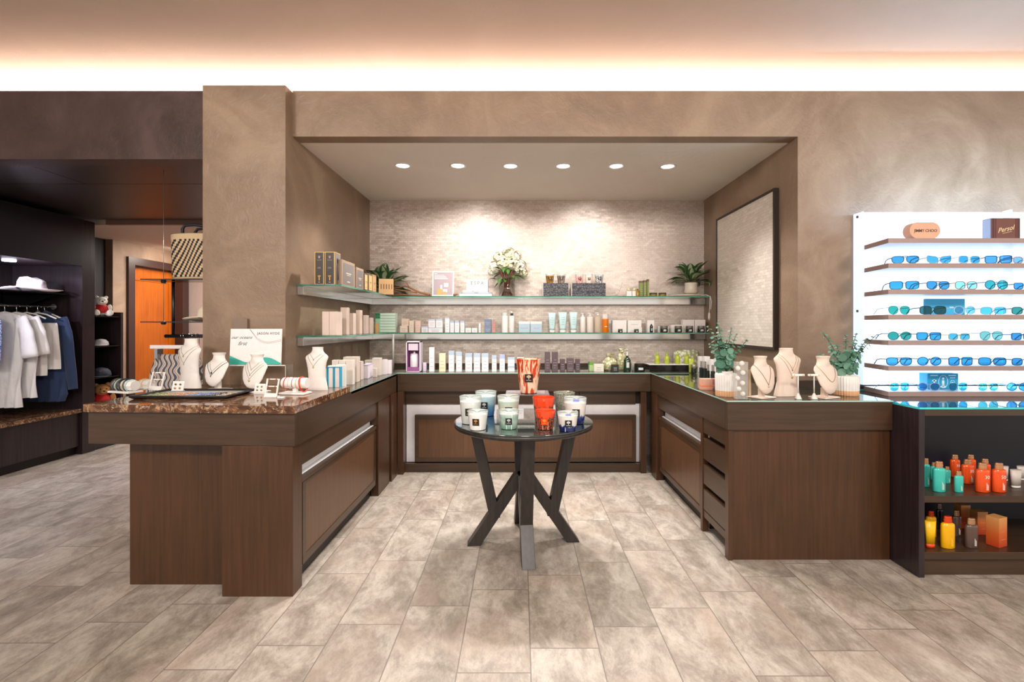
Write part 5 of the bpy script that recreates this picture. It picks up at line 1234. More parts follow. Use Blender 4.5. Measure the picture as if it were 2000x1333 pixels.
def swell2(u):   # high at the left edge, trough at .4, hump at .7, down at the right
    return SH_*(.25-.62*u if u < .28 else (.076-.25*(u-.28) if u < .42 else (.045+.155*math.sin(PI*(u-.42)/.56) if u < .98 else .045)))
bm = B(); wave_poly(bm, lambda u: .0005, lambda u: max(.001, swell2(u)), -.0046); obj('teal_wave', bm, M('3FB3A4', .5), t)
bm = B()
for off in (.055, .085, .115, .145): wave_poly(bm, lambda u: swell2(u)+SH_*off-.0006+.02*(.5-abs(u-.5))*off*8, lambda u: swell2(u)+SH_*off+.0012+.02*(.5-abs(u-.5))*off*8, -.0046)
obj('white_wave_lines', bm, M('F9F8F8', .5), t)
bm = B()
for off in (0, -.035):
    K = [(.36, 1.04), (.43, .87), (.52, .74), (.60, .67), (.68, .63), (.76, .625), (.86, .65), (.94, .68), (1.0, .69)]
    K = [(u, z+off) for u, z in K if z+off < 1.0]
    if off == 0: K[0] = (.38, .985)
    else: K[0] = (.375, .985)
    tube(bm, [TL @ Vector((-SW/2+SW*u, -.0047, SH_*z)) for u, z in K], .0008, 5)
obj('brown_line', bm, M('8A7470', .5), t)
text('lettering', 'JASON HYDE', .0225, M('6B6068', .5), t, TL @ FRONT(.080, -.0048, SH_*.84), spacing=1.15, thick=.0002, off=.0003)
text('script_lettering', 'our oceans', .030, M('4C5C57', .5), t, TL @ FRONT(-.095, -.0048, SH_*.72), shear=.5, thick=.0002)
text('script_lettering', 'first', .036, M('4C5C57', .5), t, TL @ FRONT(-.090, -.0048, SH_*.54), shear=.5, thick=.0002)
t = thing('acrylic_riser', 'clear acrylic riser carrying the teal wave sign', 'riser', (X_(508, 3.18), 3.21, ZJ))
bm = B(); box(bm, -.185, .185, -.06, .06, .144, .150); obj('top_plate', bm, ACRYL, t)
bm = B(); box(bm, .180, .185, -.06, .06, 0, .1435); obj('side_plate', bm, ACRYL, t)
bm = B(); box(bm, -.185, -.180, -.06, .06, 0, .1435); obj('side_plate', bm, ACRYL, t)
bm = B(); box(bm, .183, .1855, -.0615, -.059, 0, .15); box(bm, -.185, .1855, -.0615, -.060, .1435, .1505); obj('bright_edge', bm, M('E4E6E2', .2), t)

def bracelet_bar(label, xc, y0, d, L, R, rz, white, hexa=False):
    t = thing('bracelet_stand', label, 'jewelry stand', (X_(xc, d), d, ZJ), rz)
    zc = (base_py(ZJ, d)-y0)/F*d-R
    bm = B(); lathe(bm, [(R*.9, -L/2), (R, -L/2+.006), (R, L/2-.006), (R*.9, L/2)], 8 if hexa else 28, M4=Matrix.Translation((0, 0, zc)) @ Matrix.Rotation(PI/2, 4, 'Y')); obj('bar', bm, white, t, auto=30)
    bm = B(); box(bm, -.012, .012, -.010, .010, .012, zc-R*.8); obj('post', bm, white, t)
    bm = B(); box(bm, -L*.52, L*.52, -.045, .045, 0, .012); obj('base_plate', bm, white, t, bevel=.003)
    return t, zc, R, L
def bracelet(label, st, x, col, r, tilt=0, slack=1.12, group=None, bead=False):
    t, zc, R, L = st
    b = thing('bracelet', label, 'bracelet', t.location[:], t.rotation_euler[2], group)
    bm = B(); pts = []
    for k in range(28):
        a = 2*PI*k/28; q = (R+r)*(1+(slack-1)*(1-math.sin(a))/2)
        pts.append((x+tilt*math.sin(a)*R, q*math.cos(a), zc+q*math.sin(a)))
    if bead:
        for p in pts[::1]: ball(bm, p, r*1.3, 6)
    else: tube(bm, pts, r, 6, close=True)
    obj('band', bm, M(col, .45), b, smooth=True)
GBL = 'bracelets on the left bar'
st = bracelet_bar('eight-sided white bracelet bar loaded with dark bracelets, left end of marble', 245, 742, 2.92, .17, .034, -.30, M('E6E2DF', .5), True)
for k, (x, c, r, ti, lab, bd) in enumerate([(-.074, '3A3A3C', .0030, .10, 'charcoal beaded bracelet at the left end of the bar', True), (-.062, '5B4638', .0028, -.1, 'brown beaded bracelet, second from the left', True), (-.050, '2A2C30', .0026, .15, 'black braided bracelet, third from the left', False), (-.036, 'A9C4B8', .0024, 0, 'pale green bracelet left of the middle', False),
        (-.022, '24343A', .0030, .05, 'dark teal cord bracelet near the middle', False), (-.012, '1F1F24', .0024, .1, 'thin black cord bracelet near the middle', False), (.006, '1B1B1F', .0036, -.2, 'thick black loop bracelet hanging loose', False), (.024, 'C8A878', .0022, 0, 'thin gold bracelet right of the loose loop', False), (.038, '23282E', .0030, -.25, 'black bracelet nearest the right end', False), (.052, '8FCFC6', .0022, .1, 'turquoise thread bracelet at the right end', False)]):
    bracelet(lab, st, x, c, r, ti, 1.05+.06*(k in (6, 8)), GBL, bd)
st = bracelet_bar('white bracelet bar with gold bangles behind the dark one', 287, 741, 3.10, .12, .030, -.5, M('E6E2DF', .5), True)
for x, lab in ((-.03, 'gold bangle on the left of the rear bar'), (.0, 'gold bangle in the middle of the rear bar')): bracelet(lab, st, x, 'D0A95C', .0018, 0, 1.05, 'gold bangles')
st = bracelet_bar('round white bracelet roll with red bands near the narrow bust', 577, 738, 2.86, .155, .032, -.12, M('F0ECE9', .6))
for x, c, r, lab, ti, sl in ((-.055, 'D0302A', .0022, 'thin red bracelet at the left of the white roll', .1, 1.1), (-.03, 'E0D0C0', .0015, 'cream thread bracelet on the white roll', 0, 1.05), (-.005, 'B8543C', .0014, 'fine rust thread bracelet in the middle of the roll', 0, 1.05), (.02, 'D9B070', .0015, 'fine gold bracelet right of the middle of the roll', 0, 1.05), (.05, 'D63A22', .0042, 'thick red cord bracelet at the right of the roll', -.3, 1.4)):
    bracelet(lab, st, x, c, r, ti, sl, 'bracelets on the white roll')
def ear_card(label, xc, y0, d, w, rz=0, cols=('8A6A28', 'C08A50')):
    h = (base_py(ZJ, d)-y0)/F*d; t = thing('earring_card', label, 'jewelry card', (X_(xc, d), d, ZJ), rz); T = Matrix.Rotation(-.22, 4, 'X')
    bm = B(); box(bm, -w/2, w/2, -.0015, .0015, 0.001, h, M4=T); obj('card', bm, WHITE, t)
    bm = B(); box(bm, -w/2, w/2, -.002, .030, 0, .012); obj('foot', bm, WHITE, t)
    for i, (sx, z) in enumerate(((-1, .70), (1, .70), (-1, .36), (1, .36))):
        bm = B(); ball(bm, T @ Vector((sx*w*.2, -.0045, z*h)), w*.085, 10, 0, (1, .5, 1)); obj('stud', bm, M(cols[i//2], .3, .7), t)
ear_card('white card with four gold stud earrings left of the tray', 346, 745, 2.93, .078, -.1)
ear_card('white card with four green and gold studs beside the earring frame', 506, 750, 2.86, .066, -.1, ('8F9A7A', 'B08C5C'))
def ear_frame(label, xc, y0, d, w, rz=0, col='C9A050', bead='D0603C'):
    h = (base_py(ZJ, d)-y0)/F*d; t = thing('earring_display', label, 'jewelry stand', (X_(xc, d), d, ZJ), rz); T = Matrix.Rotation(-.26, 4, 'X')
    bm = B(); th = w*.09
    for dims in ((-w/2, -w/2+th, 0, h), (w/2-th, w/2, 0, h), (-w/2+th, w/2-th, h-th, h), (-w/2+th, w/2-th, h*.55, h*.55+th), (-w/2+th, w/2-th, .002, h*.22)): box(bm, dims[0], dims[1], -.003, .003, dims[2]+.001, dims[3], M4=T)
    box(bm, -w/2, w/2, -.004, .03, 0, .006); obj('frame', bm, WHITE, t)
    e = thing('earring', 'pair rows of '+('gold' if bead != 'D0603C' else 'red and gold')+' hoops hanging in the '+('left' if xc < 400 else 'right')+' earring frame', 'earrings', t.location[:], rz, 'hanging earrings')
    for z in (h*.97, h*.57):
        for s in (-1, 1):
            bm = B(); ball(bm, T @ Vector((s*w*.28, -.006, z)), .004, 8); obj('hoop', bm, M(bead, .3, .4), e)
ear_frame('open white earring frame in front of the patterned shorts', 303, 727, 3.02, .088, -.1, bead='C9A050')
ear_frame('open white earring frame standing before the third bust', 528, 740, 2.72, .078, -.12)
t = thing('jewelry_tray', 'black tray with rows of coloured rings and cufflinks on the marble', 'tray', (X_(382, 2.80), 2.80, ZJ), .02)
bm = B(); lathe(bm, [(.93, .0), (1, .010), (1.0, .020), (.965, .020), (.955, .007)], 4, M4=Matrix.Diagonal((.275/.7071*.98, .15/.7071, 1, 1)) @ Matrix.Rotation(PI/4, 4, 'Z')); obj('tray_body', bm, M('2B2A29', .4), t)
bm = B(); box(bm, -.245, .245, -.125, .125, .0075, .0095); obj('grey_lining', bm, M('A8A29C', .8), t)
r = random.Random(9); PALS = ['8FA56A', 'B4B878', 'E0A890', 'D99A80', '7C9AD0', '5B7FC0', '2C2C34', 'D9C9B0']
GRG = 'rings laid out in the black tray'
for i in range(16):
    for j in range(3):
        c = PALS[min(7, i*8//16)]
        x = -.225+i*.030; y = -.10+j*.055
        loc = t.matrix_basis @ Vector((x, y, .0098))
        o = None
        if (i, j) == (0, 0) or True:
            bm = B(); q = r.random()
            tube(bm, [(.009*math.cos(2*PI*k/10), .009*math.sin(2*PI*k/10), .002) for k in range(10)], .0018, 5, close=True)
            rg = thing('ring', ['left', 'right'][i % 2]+' of the two '+{'8FA56A': 'sage', 'B4B878': 'olive', 'E0A890': 'peach', 'D99A80': 'coral', '7C9AD0': 'sky blue', '5B7FC0': 'blue', '2C2C34': 'black', 'D9C9B0': 'cream'}[c]+' rings in the '+['nearest', 'middle', 'farthest'][j]+' row of the black tray', 'ring', loc, 0, GRG)
            obj('band', bm, M('C9A050' if q > .5 else 'C8C8C8', .25, .9), rg, smooth=True)
            bm = B(); box(bm, -.010, .010, -.008, .008, .0, .005); obj('stone', bm, M(c, .3), rg, bevel=.001)
tg = bx('paper_tag', (-.018, .018, -.010, .010, 0, .006), M('F2EFEC', .6), None, .001, (X_(549, 2.70), 2.70, ZJ)); tag(tg, 'little white paper roll by the foot of the front earring frame', 'paper')

# boxes along the left alcove wall, on marble and glass
G5 = 'skincare boxes along the left arm of the counter'
t_blue = [('skincare_box', 627, 639.5, 718, 3.15, .035, 'E6DEDC', 'first white box with bright blue edges, nearest the narrow bust'), ('skincare_box', 640, 652, 718, 3.15, .035, 'E6DEDC', 'middle white box with bright blue edges on the marble'), ('skincare_box', 652.5, 664.5, 718, 3.15, .035, 'E6DEDC', 'right white box with bright blue edges on the marble')]
for it in t_blue:
    t, wx, h = carton(it[0], it[7], it[1], it[2], it[3], it[4], ZM+.0003, it[6], it[5], lines=None, group='white boxes with blue edges')
    bm = B()
    for dims in ((-wx/2-.0005, -wx/2+.006, 0.0, h), (wx/2-.006, wx/2+.0005, 0, h), (-wx/2, wx/2, h-.004, h+.0005)): box(bm, dims[0], dims[1], -.0182, .0182, dims[2], dims[3])
    obj('blue_edge', bm, M('3B9DBE', .5), t)
row([('skincare_box', 640, 653, 715, 3.32, .045, 'D9DDD8', 'pale grey-green box behind the blue-edged ones, left'),
     ('skincare_box', 654, 668, 715, 3.32, .045, 'D5DDD8', 'pale grey-green box behind the blue-edged ones, right'),
     ('skincare_box', 656, 673, 713, 3.42, .04, 'DEE0DA', 'pale sage box in the third row from the marble'),
     ('skincare_box', 648, 661, 704, 3.56, .05, 'E2D8CE', 'left beige box of three behind the sage boxes'),
     ('skincare_box', 661.5, 675, 704, 3.56, .05, 'E2D8CE', 'middle beige box of three behind the sage boxes'),
     ('skincare_box', 675.5, 689, 704, 3.56, .05, 'E2D8CE', 'right beige box of three behind the sage boxes'),
     ('skincare_box', 670, 697, 698, 3.72, .08, 'D6C6BA', 'wide tall taupe box in the middle of the left arm'),
     ('skincare_box', 694, 705, 707, 3.88, .07, 'DACBC0', 'narrow taupe box just behind the wide tall one'),
     ('skincare_box', 712, 727, 704, 4.30, .06, 'D8CCBE', 'beige box peeking out behind the thin white ones'),
     ('skincare_box', 727, 742, 700, 4.20, .07, 'E2D6CA', 'tall pale beige box right of the thin white ones'),
     ('skincare_box', 728, 735, 720, 4.08, .03, 'E0D4CA', 'low short box in front of the tall pale beige one'),
     ('skincare_box', 746, 755, 703, 4.30, .05, 'EDE6EA', 'white box near the clear post, left'),
     ('skincare_box', 757, 764, 704, 4.36, .04, 'EDE6EA', 'white box right beside the clear post')], ZB, G5, lines=None)
for k in range(8):
    dd = 3.98+k*.028
    carton('thin_box', ['nearest', 'second', 'third', 'fourth', 'fifth', 'sixth', 'seventh', 'farthest'][k]+' thin lilac-white box in the tight row on the left arm', 709+k*.9, 719+k*1.1, 713-k*.5, dd, ZB, 'E9E1EA', .022, group='tight row of thin boxes', lines=None, band='C9BBD2', bandh=.1)
# ------------------------------------------------ eyewear
def outline(kind, w, h):
    P = []; n = 28
    for k in range(n):
        a = 2*PI*k/n; c, s = math.cos(a), math.sin(a)
        e = {'round': 2.0, 'rect': 4.5, 'square': 3.2, 'aviator': 2.4, 'cat': 2.4, 'brow': 2.8}[kind]
        x = math.copysign(abs(c)**(2/e), c)*w/2; z = math.copysign(abs(s)**(2/e), s)*h/2
        if kind == 'aviator': x *= 1+.14*s; x += .12*w*(-s)*.4 if False else 0
        if kind == 'cat': z += .35*h*max(0, c)**1.5*(1 if s > -.2 else .2); x *= 1.04; z *= .95
        if kind == 'brow': x *= 1+.12*s
        if kind == 'rect': x *= 1+.05*s
        P.append((x, z))
    return P
_T = {}
def tint(c, amt, lift=.06):
    if (c, amt) in _T: return _T[(c, amt)]
    q = [a*(1-lift)+b*lift for a, b in zip(lin(c)[:3], (.45, 1, 1))]+[1]
    t = NT('tinted_acetate_'+c); tr = t.n('BsdfTransparent', Color=tuple(q)); b = t.n('BsdfPrincipled', Base_Color=tuple(q), Roughness=.12)
    m = t.n('MixShader', i0=amt, i1=b.outputs[0], i2=tr.outputs[0]); t.surf(m.outputs[0]); _T[(c, amt)] = t.m
    return t.m
def sunglasses(label, xc, w, d, zs, kind, lens, frame, rz=0, th=.0022, hfac=.30, clear=False):
    Wd = w/F*d; lw = Wd*.44; lh = Wd*hfac
    t = thing('sunglasses', label, 'sunglasses', (X_(xc, d), d, zs+.0006), rz, 'sunglasses on the lit display')
    fm = tint(frame, .35); O = outline(kind, lw, lh); mn = min(z for x, z in O); zc = -mn+th
    bm = B()
    for s in (-1, 1):
        tube(bm, [(s*(Wd*.27+x), 0, z+zc) for x, z in O], th, 6, close=True)
    tube(bm, [(-Wd*.06, 0, zc+lh*.22), (0, -.001, zc+lh*.32), (Wd*.06, 0, zc+lh*.22)], th*.9, 6)
    if kind in ('aviator', 'brow'): tube(bm, [(-Wd*.09, 0, zc+lh*.46), (0, -.001, zc+lh*.47), (Wd*.09, 0, zc+lh*.46)], th*1.1, 6)
    obj('frame', bm, fm, t, smooth=True)
    for s in (-1, 1):
        bm = B(); prism(bm, [(s*(Wd*.27+x), z+zc) for x, z in O][::s], -.0006, .0006, M4=Matrix.Rotation(PI/2, 4, 'X'))
        obj('lens', bm, tint(lens, .9, .30), t)
    for s in (-1, 1):
        bm = B(); x = s*Wd*.49
        tube(bm, [(x, .001, zc+lh*.28), (x, .05, zc+lh*.26), (x-s*.002, .085, zc+lh*.1), (x-s*.004, .112, th+.0005)], th*1.2, 6)
        obj('temple', bm, fm, t, smooth=True)
    return t
DE = 3.065
ZSH = [z+.0004 for z in SZ]
rows_ = [
 (1, [(1768, 46, 'brow', '4E97C9', '24587E', 'navy browline sunglasses at the left of the first eyewear row', -.25), (1834, 47, 'cat', '5BA7CF', 'A9C6D0', 'sharp cat-eye sunglasses in the first eyewear row', 0), (1893, 47, 'square', '4B9CC4', 'D8E8EE', 'clear framed square sunglasses in the first eyewear row', .1), (1950, 48, 'rect', '6A9BD6', '1E4C7C', 'navy angular sunglasses in the first eyewear row', -.12), (1999, 40, 'square', '9AB0C8', 'B794A8', 'mauve framed sunglasses cut by the photo edge, first row', 0)]),
 (2, [(1766, 50, 'rect', '47A0CF', '1D5E88', 'dark blue rectangular sunglasses at the left of the second row', -.25), (1832, 50, 'brow', '4B90C0', '46597E', 'tortoise blue rounded sunglasses in the second row', .12), (1887, 49, 'square', 'BCD9E8', 'C48B4A', 'amber framed pale-lens glasses in the second row', .12), (1946, 50, 'round', '2FA8A8', '1E5F86', 'green-lens round sunglasses in the second row', .1), (2000, 40, 'rect', '4690C8', '1D5E98', 'blue sunglasses cut by the photo edge, second row', 0)]),
 (3, [(1756, 48, 'aviator', '1FA894', '2E7C7C', 'green mirrored aviators at the left of the third row', .15), (1822, 52, 'square', '3F5F5C', '16303E', 'black square sunglasses standing before the teal case', 0), (1884, 46, 'round', '9CC9E2', 'D2E6F0', 'clear framed rounded sunglasses in the third row', .1), (1940, 46, 'square', '6DC0DF', '9CCBDD', 'pale blue rimless style sunglasses in the third row', -.1), (1999, 46, 'square', '2F8C7C', '173E50', 'black framed green sunglasses cut by the photo edge, third row', 0)]),
 (4, [(1757, 46, 'round', '1C9484', '3A8C94', 'teal green round sunglasses at the left of the fourth row', 0), (1814, 48, 'rect', '3C98CC', '16405C', 'dark narrow rectangular sunglasses in the fourth row', 0), (1873, 42, 'square', '5FA8C6', 'D2CFA4', 'pale yellow framed sunglasses in the fourth row', 0), (1936, 50, 'aviator', '9BB8AC', '1F4E6C', 'large double-bridge aviators in the fourth row', .1), (1997, 44, 'rect', '3B80B8', '15548A', 'navy sunglasses cut by the photo edge, fourth row', 0)]),
 (5, [(1756, 50, 'brow', '5AA8DA', '134B74', 'gradient blue flat-top sunglasses at the left of the fifth row', 0), (1815, 47, 'round', '55A9E4', '15568C', 'rounded blue gradient sunglasses in the fifth row', 0), (1876, 52, 'rect', '2E9AD2', '104870', 'thick navy sunglasses in the fifth row', .1), (1938, 50, 'square', '2C94C4', '0F4668', 'dark blue square sunglasses in the fifth row', -.1), (1999, 46, 'square', '2484C0', '0E4670', 'blue sunglasses cut by the photo edge, fifth row', 0)]),
 (6, [(1757, 46, 'aviator', '5BB5DA', '83C2DA', 'light blue aviators at the left of the lowest row', .2), (1814, 44, 'round', '3F94C8', 'A8B6DC', 'lilac rimmed tinted glasses before the emblem case', 0), (1871, 46, 'aviator', '1E98BC', '7CC6D4', 'teal tinted aviators right of the emblem case', .2), (1930, 44, 'aviator', '6DB3B6', 'B9DCDC', 'pale green aviators in the lowest row', .1), (1988, 44, 'round', '58A8DC', '3B7FB0', 'blue tinted sunglasses at the right of the lowest row', 0)])]
for r_, items in rows_:
    for xc, w, k, ln, fr, lab, rz in items:
        sunglasses(lab, xc, w, DE+(.0 if r_ != 3 or xc != 1822 else -.02), ZSH[r_], k, ln, fr, rz, th=.0024 if k != 'aviator' else .0014, hfac=.34 if k in ('aviator', 'round') else .30)
def case(label, x0, x1, y0, zi, d, col, side, dep=.07, name='glasses_case'):
    w = (x1-x0)/F*d; h = Z_(y0, d)-ZSH[zi]; t = thing(name, label, 'glasses case', (X_((x0+x1)/2, d), d+dep/2, ZSH[zi]+.0003))
    bm = B(); box(bm, -w/2, w/2, -dep/2, dep/2, 0, h); obj('case_body', bm, M(col, .5), t, bevel=.003)
    bm = B(); box(bm, -w/2-.0006, -w/2, -dep/2+.004, dep/2-.004, .004, h-.004); obj('side_face', bm, M(side, .5), t)
    return t, w, h
# peach capsule case
d = 3.06; w = 60/F*d; h = 33/F*d*.98
t = thing('glasses_case', 'peach capsule-shaped case with brown lettering on the top display shelf', 'glasses case', (X_(1807, d), d+.03, ZSH[0]+.0003))
bm = B(); P = []
for k in range(40):
    a = 2*PI*k/40; c, s = math.cos(a), math.sin(a); P.append((math.copysign(max(0, w/2-h/2), c)+h/2*c, h/2+h/2*s))
prism(bm, P, -.03, .03, M4=Matrix.Rotation(PI/2, 4, 'X')); obj('case_body', bm, M('D5A58A', .45), t, bevel=.003)
text('lettering', 'JIMMY CHOO', .026, M('6A4A26', .4), t, FRONT(.003, -.0306, h*.40), spacing=.92, off=.0004)
t, w, h = case('brown ridged box with cream script on the top display shelf', 1936, 1993, 426, 0, 3.06, '70463F', '9FB4D6', .06, 'glasses_box')
for x in (-.085, -.078, -.066, .064, .076, .084):
    bm = B(); box(bm, x, x+.003, -.0312, -.03, .002, h-.002); obj('ridge', bm, M('4C2A2E', .5), t)
text('script_lettering', 'Persol', .042, M('E0C79C', .4), t, FRONT(0, -.0306, h*.36) @ Matrix.Rotation(.22, 4, 'Z'), shear=.5, off=.0004)
bm = B(); box(bm, -.030, .030, -.0314, -.0302, -.0012, .0012, M4=Matrix.Translation((.008, 0, h*.30)) @ Matrix.Rotation(-.22, 4, 'Y')); obj('underline', bm, M('E0C79C', .4), t)
t, w, h = case('flat teal blue case behind the black square sunglasses', 1808, 1885, 584, 3, 3.20, '45B4DC', '1C86AE', .02)
bm = B(); box(bm, .028, .055, -.0108, -.0100, h*.42, h*.52); obj('printed_mark', bm, M('D8EEF8', .5), t)
t, w, h = case('teal emblem box behind the glasses on the lowest display shelf', 1812, 1872, 730, 6, 3.15, '1795BE', '0F7FA6', .07, 'glasses_box')
bm = B(); yy = -.0358
tube(bm, [(.000+.030*math.cos(a), yy, h*.48+h*.40*math.sin(a)) for a in [2*PI*k/24 for k in range(24)]], .0016, 5, close=True)
tube(bm, [(.062+.015*math.cos(a), yy, h*.42+.015*math.sin(a)) for a in [2*PI*k/16 for k in range(16)]], .0012, 5, close=True)
box(bm, -.085, -.035, yy, yy+.0006, h*.84, h*.90); box(bm, .035, .085, yy, yy+.0006, h*.84, h*.90); box(bm, .045, .08, yy, yy+.0006, h*.70, h*.75)
box(bm, -.072, -.045, yy, yy+.0006, h*.50, h*.58, M4=None); box(bm, -.064, -.054, yy, yy+.0006, h*.34, h*.62); box(bm, .054, .070, yy, yy+.0006, h*.40, h*.45)
box(bm, -.008, .008, yy, yy+.0006, h*.18, h*.56); ball(bm, (0, yy, h*.68), .008, 10, 0, (1, .1, 1)); box(bm, -.016, .016, yy, yy+.0006, h*.12, h*.22)
obj('white_emblem', bm, M('DDEBF2', .4), t)

# ------------------------------------------------ sun care in the open cabinet
def sun_bottle(label, xc, w, y0, d, zs, col, cap='C08A62', num=None, group=None, rz=0, mark='E8E0D8', slim=.55, tubey=False):
    R = w/F*d/2; H = (base_py(zs, d)-y0)/F*d
    t = thing('sunscreen_bottle', label, 'bottle', (X_(xc, d), d, zs+.0004), rz, group)
    bm = B(); lathe(bm, [(R*.94, 0), (R, H*.015), (R, H*.70), (R*.94, H*.76), (R*.62, H*.80)], 32, sy=slim); obj('body', bm, M(col, .22, 0, .06, coat=.3), t, auto=60)
    bm = B(); lathe(bm, [(R*.60, H*.80), (R*.62, H*.90), (R*.55, H*.94), (R*.60, H*.96), (R*.50, H)], 24, sy=slim); obj('cap', bm, M(cap, .25, .4), t, auto=50)
    if num: text('number', num, H*.17, M(mark, .5), t, FRONT(R*.15, -R*slim-.0008, H*.48), thick=.0003)
    bm = B()
    for k in range(3): box(bm, R*(.05+.12*k), R*(.10+.12*k), -R*slim-.0006, -R*slim*.9, H*.08, H*(.34-.04*k))
    obj('printed_mark', bm, M(mark, .5), t)
ZC1, ZC2 = .4525, .1405
ORG = 'E8521A'; AQ = '3DBDAF'; GS = 'sun care bottles on the middle shelf'; GS2 = 'sun care on the bottom shelf'
for a in [(1809, 14, 896, 2.80, AQ, 'aqua bottle cut off by the cabinet side, middle shelf', None), (1834, 24, 902, 2.72, AQ, 'large aqua bottle at the front of the middle shelf', None), (1824, 14, 904, 2.92, AQ, 'aqua bottle behind the large one, its left', None), (1850, 13, 912, 2.86, AQ, 'aqua bottle behind the large one, its right', None), (1872.5, 17, 921, 2.71, AQ, 'small aqua bottle at the front of the middle shelf', None),
          (1865, 19, 889, 2.98, ORG, 'orange bottle at the very back left of the middle shelf', '30'), (1896, 19, 889, 3.0, ORG, 'orange bottle at the back centre of the middle shelf', None), (1890, 24, 898, 2.86, ORG, 'orange bottle with a 30 in the second row', '30'), (1924, 20, 897, 2.88, ORG, 'orange bottle behind the front 30 bottle', None), (1919, 27, 905, 2.715, ORG, 'orange front bottle with a 30, middle shelf', '30'), (1951, 26, 905, 2.715, ORG, 'orange front bottle farthest right on the middle shelf', '50')]:
    sun_bottle(a[5], a[0], a[1], a[2], a[3], ZC1, a[4], num=a[6], group=GS)
for xc, w, y0, d, lab in ((1963, 13, 911, 2.90, 'pale grey tube behind the last orange bottle'), (1984, 22, 918, 2.78, 'pale grey tube in front near the photo edge'), (1995, 18, 911, 2.92, 'pale grey tube at the photo edge')):
    R = w/F*d/2; H = (base_py(ZC1, d)-y0)/F*d; t = thing('cream_tube', lab, 'tube', (X_(xc, d), d+.0, ZC1+.0004), 0, 'pale grey tubes')
    bm = B(); lathe(bm, [(R*.8, H*.12), (R, H)], 24, sy=.45); obj('tube_body', bm, M('C9BFB8', .4), t)
    bm = B(); lathe(bm, [(R*.78, 0), (R*.8, H*.115)], 24, sy=.5); obj('cap', bm, M('E4DED8', .4), t)
YEL = 'F0B000'; BRW = '4A3833'
sun_bottle('yellow bottle behind the yellow tube, bottom shelf', 1818, 20, 999, 2.84, ZC2, 'E8A400', 'E0481C', None, GS2)
sun_bottle('yellow bottle with an orange cap at the front of the bottom shelf', 1851, 26, 1009, 2.70, ZC2, YEL, 'E0481C', None, GS2, mark='F4C84A')
sun_bottle('slim black bottle behind the yellow ones', 1835, 13, 985, 2.95, ZC2, '1E1A1C', '8A7A70', None, GS2)
sun_bottle('dark brown bottle in the second row of the bottom shelf', 1868, 18, 998, 2.85, ZC2, BRW, 'A98466', None, GS2)
sun_bottle('dark brown bottle at the front of the bottom shelf', 1897, 24, 1013, 2.705, ZC2, '5A463F', 'B08A66', None, GS2)
d = 2.70; R = 21/F*d/2; H = (base_py(ZC2, d)-1018)/F*d; t = thing('cream_tube', 'yellow tube with an orange cap at the left of the bottom shelf', 'tube', (X_(1817, d), d, ZC2+.0004), 0, GS2)
bm = B(); lathe(bm, [(R*.8, H*.15), (R, H)], 24, sy=.45); obj('tube_body', bm, M('F4BE10', .35), t)
bm = B(); lathe(bm, [(R*.78, 0), (R*.8, H*.145)], 24, sy=.5); obj('cap', bm, M('E0481C', .35), t)
def grad(name, a, b):
    t = NT(name); tc = t.n('TexCoord'); s = t.n('SeparateXYZ', Vector=tc.outputs['Generated']); c = t.ramp(s.outputs[2], [(0, a), (.45, b), (1, 'D99A5C')])
    q = t.n('BsdfPrincipled', Base_Color=c, Roughness=.35); t.surf(q.outputs[0]); return t.m
OB_ = grad('orange_fade_print', 'C2401C', 'D0642C')
for x0, x1, y0, d, dep, lab, rz in ((1877, 1896, 988, 2.95, .05, 'tall copper box at the back of the bottom shelf', 0), (1909, 1930, 1001, 2.86, .05, 'copper box in the middle of the bottom shelf', 0), (1943, 1970, 1013, 2.70, .06, 'large orange fading box at the front of the bottom shelf', .35)):
    t, wx, h = carton('skincare_box', lab, x0, x1, y0, d, ZC2, 'C87840', dep, lines=('E08A60', 2), group='orange fading boxes', rz=rz)
    t.children[0].data.materials[0] = OB_

# ------------------------------------------------ hanging fixture with bag, hat and shorts
FD = 3.66; t = thing('hanging_fixture', 'black hanging rack of two shelves and a garment bar on a steel cable', 'display rack', (-2.5, FD, 1.4))
zA, zB_, zR_ = Z_(547.5, FD), Z_(628.5, FD), Z_(657, FD)
bm = B(); tube(bm, [(X_(319.5, FD)+2.5, 0, 2.598-1.4), (X_(319.5, FD)+2.5, 0, zB_-1.4-.02)], .0016, 6); obj('cable', bm, STEEL, t)
for z in (zA, zB_):
    bm = B(); box(bm, X_(296, FD)+2.5, .26, -.11, .11, z-1.408, z-1.40); obj('shelf', bm, M('16181A', .1), t)
    bm = B(); lathe(bm, [(.012, -.012), (.018, -.004), (.018, .006), (.008, .016)], 14, M4=Matrix.Translation((X_(319.5, FD)+2.5, 0, z-1.404-.008))); obj('cable_clamp', bm, M('3A4440', .3), t)
bm = B(); tube(bm, [(X_(335, FD)+2.5, .02, zA-1.41), (X_(335, FD)+2.5, .02, zR_-1.4)], .012, 8); obj('upright', bm, BLACK, t)
bm = B(); tube(bm, [(X_(323, FD)+2.5, 0, zR_-1.4), (.26, 0, zR_-1.4)], .014, 14); obj('garment_bar', bm, BLACK, t)
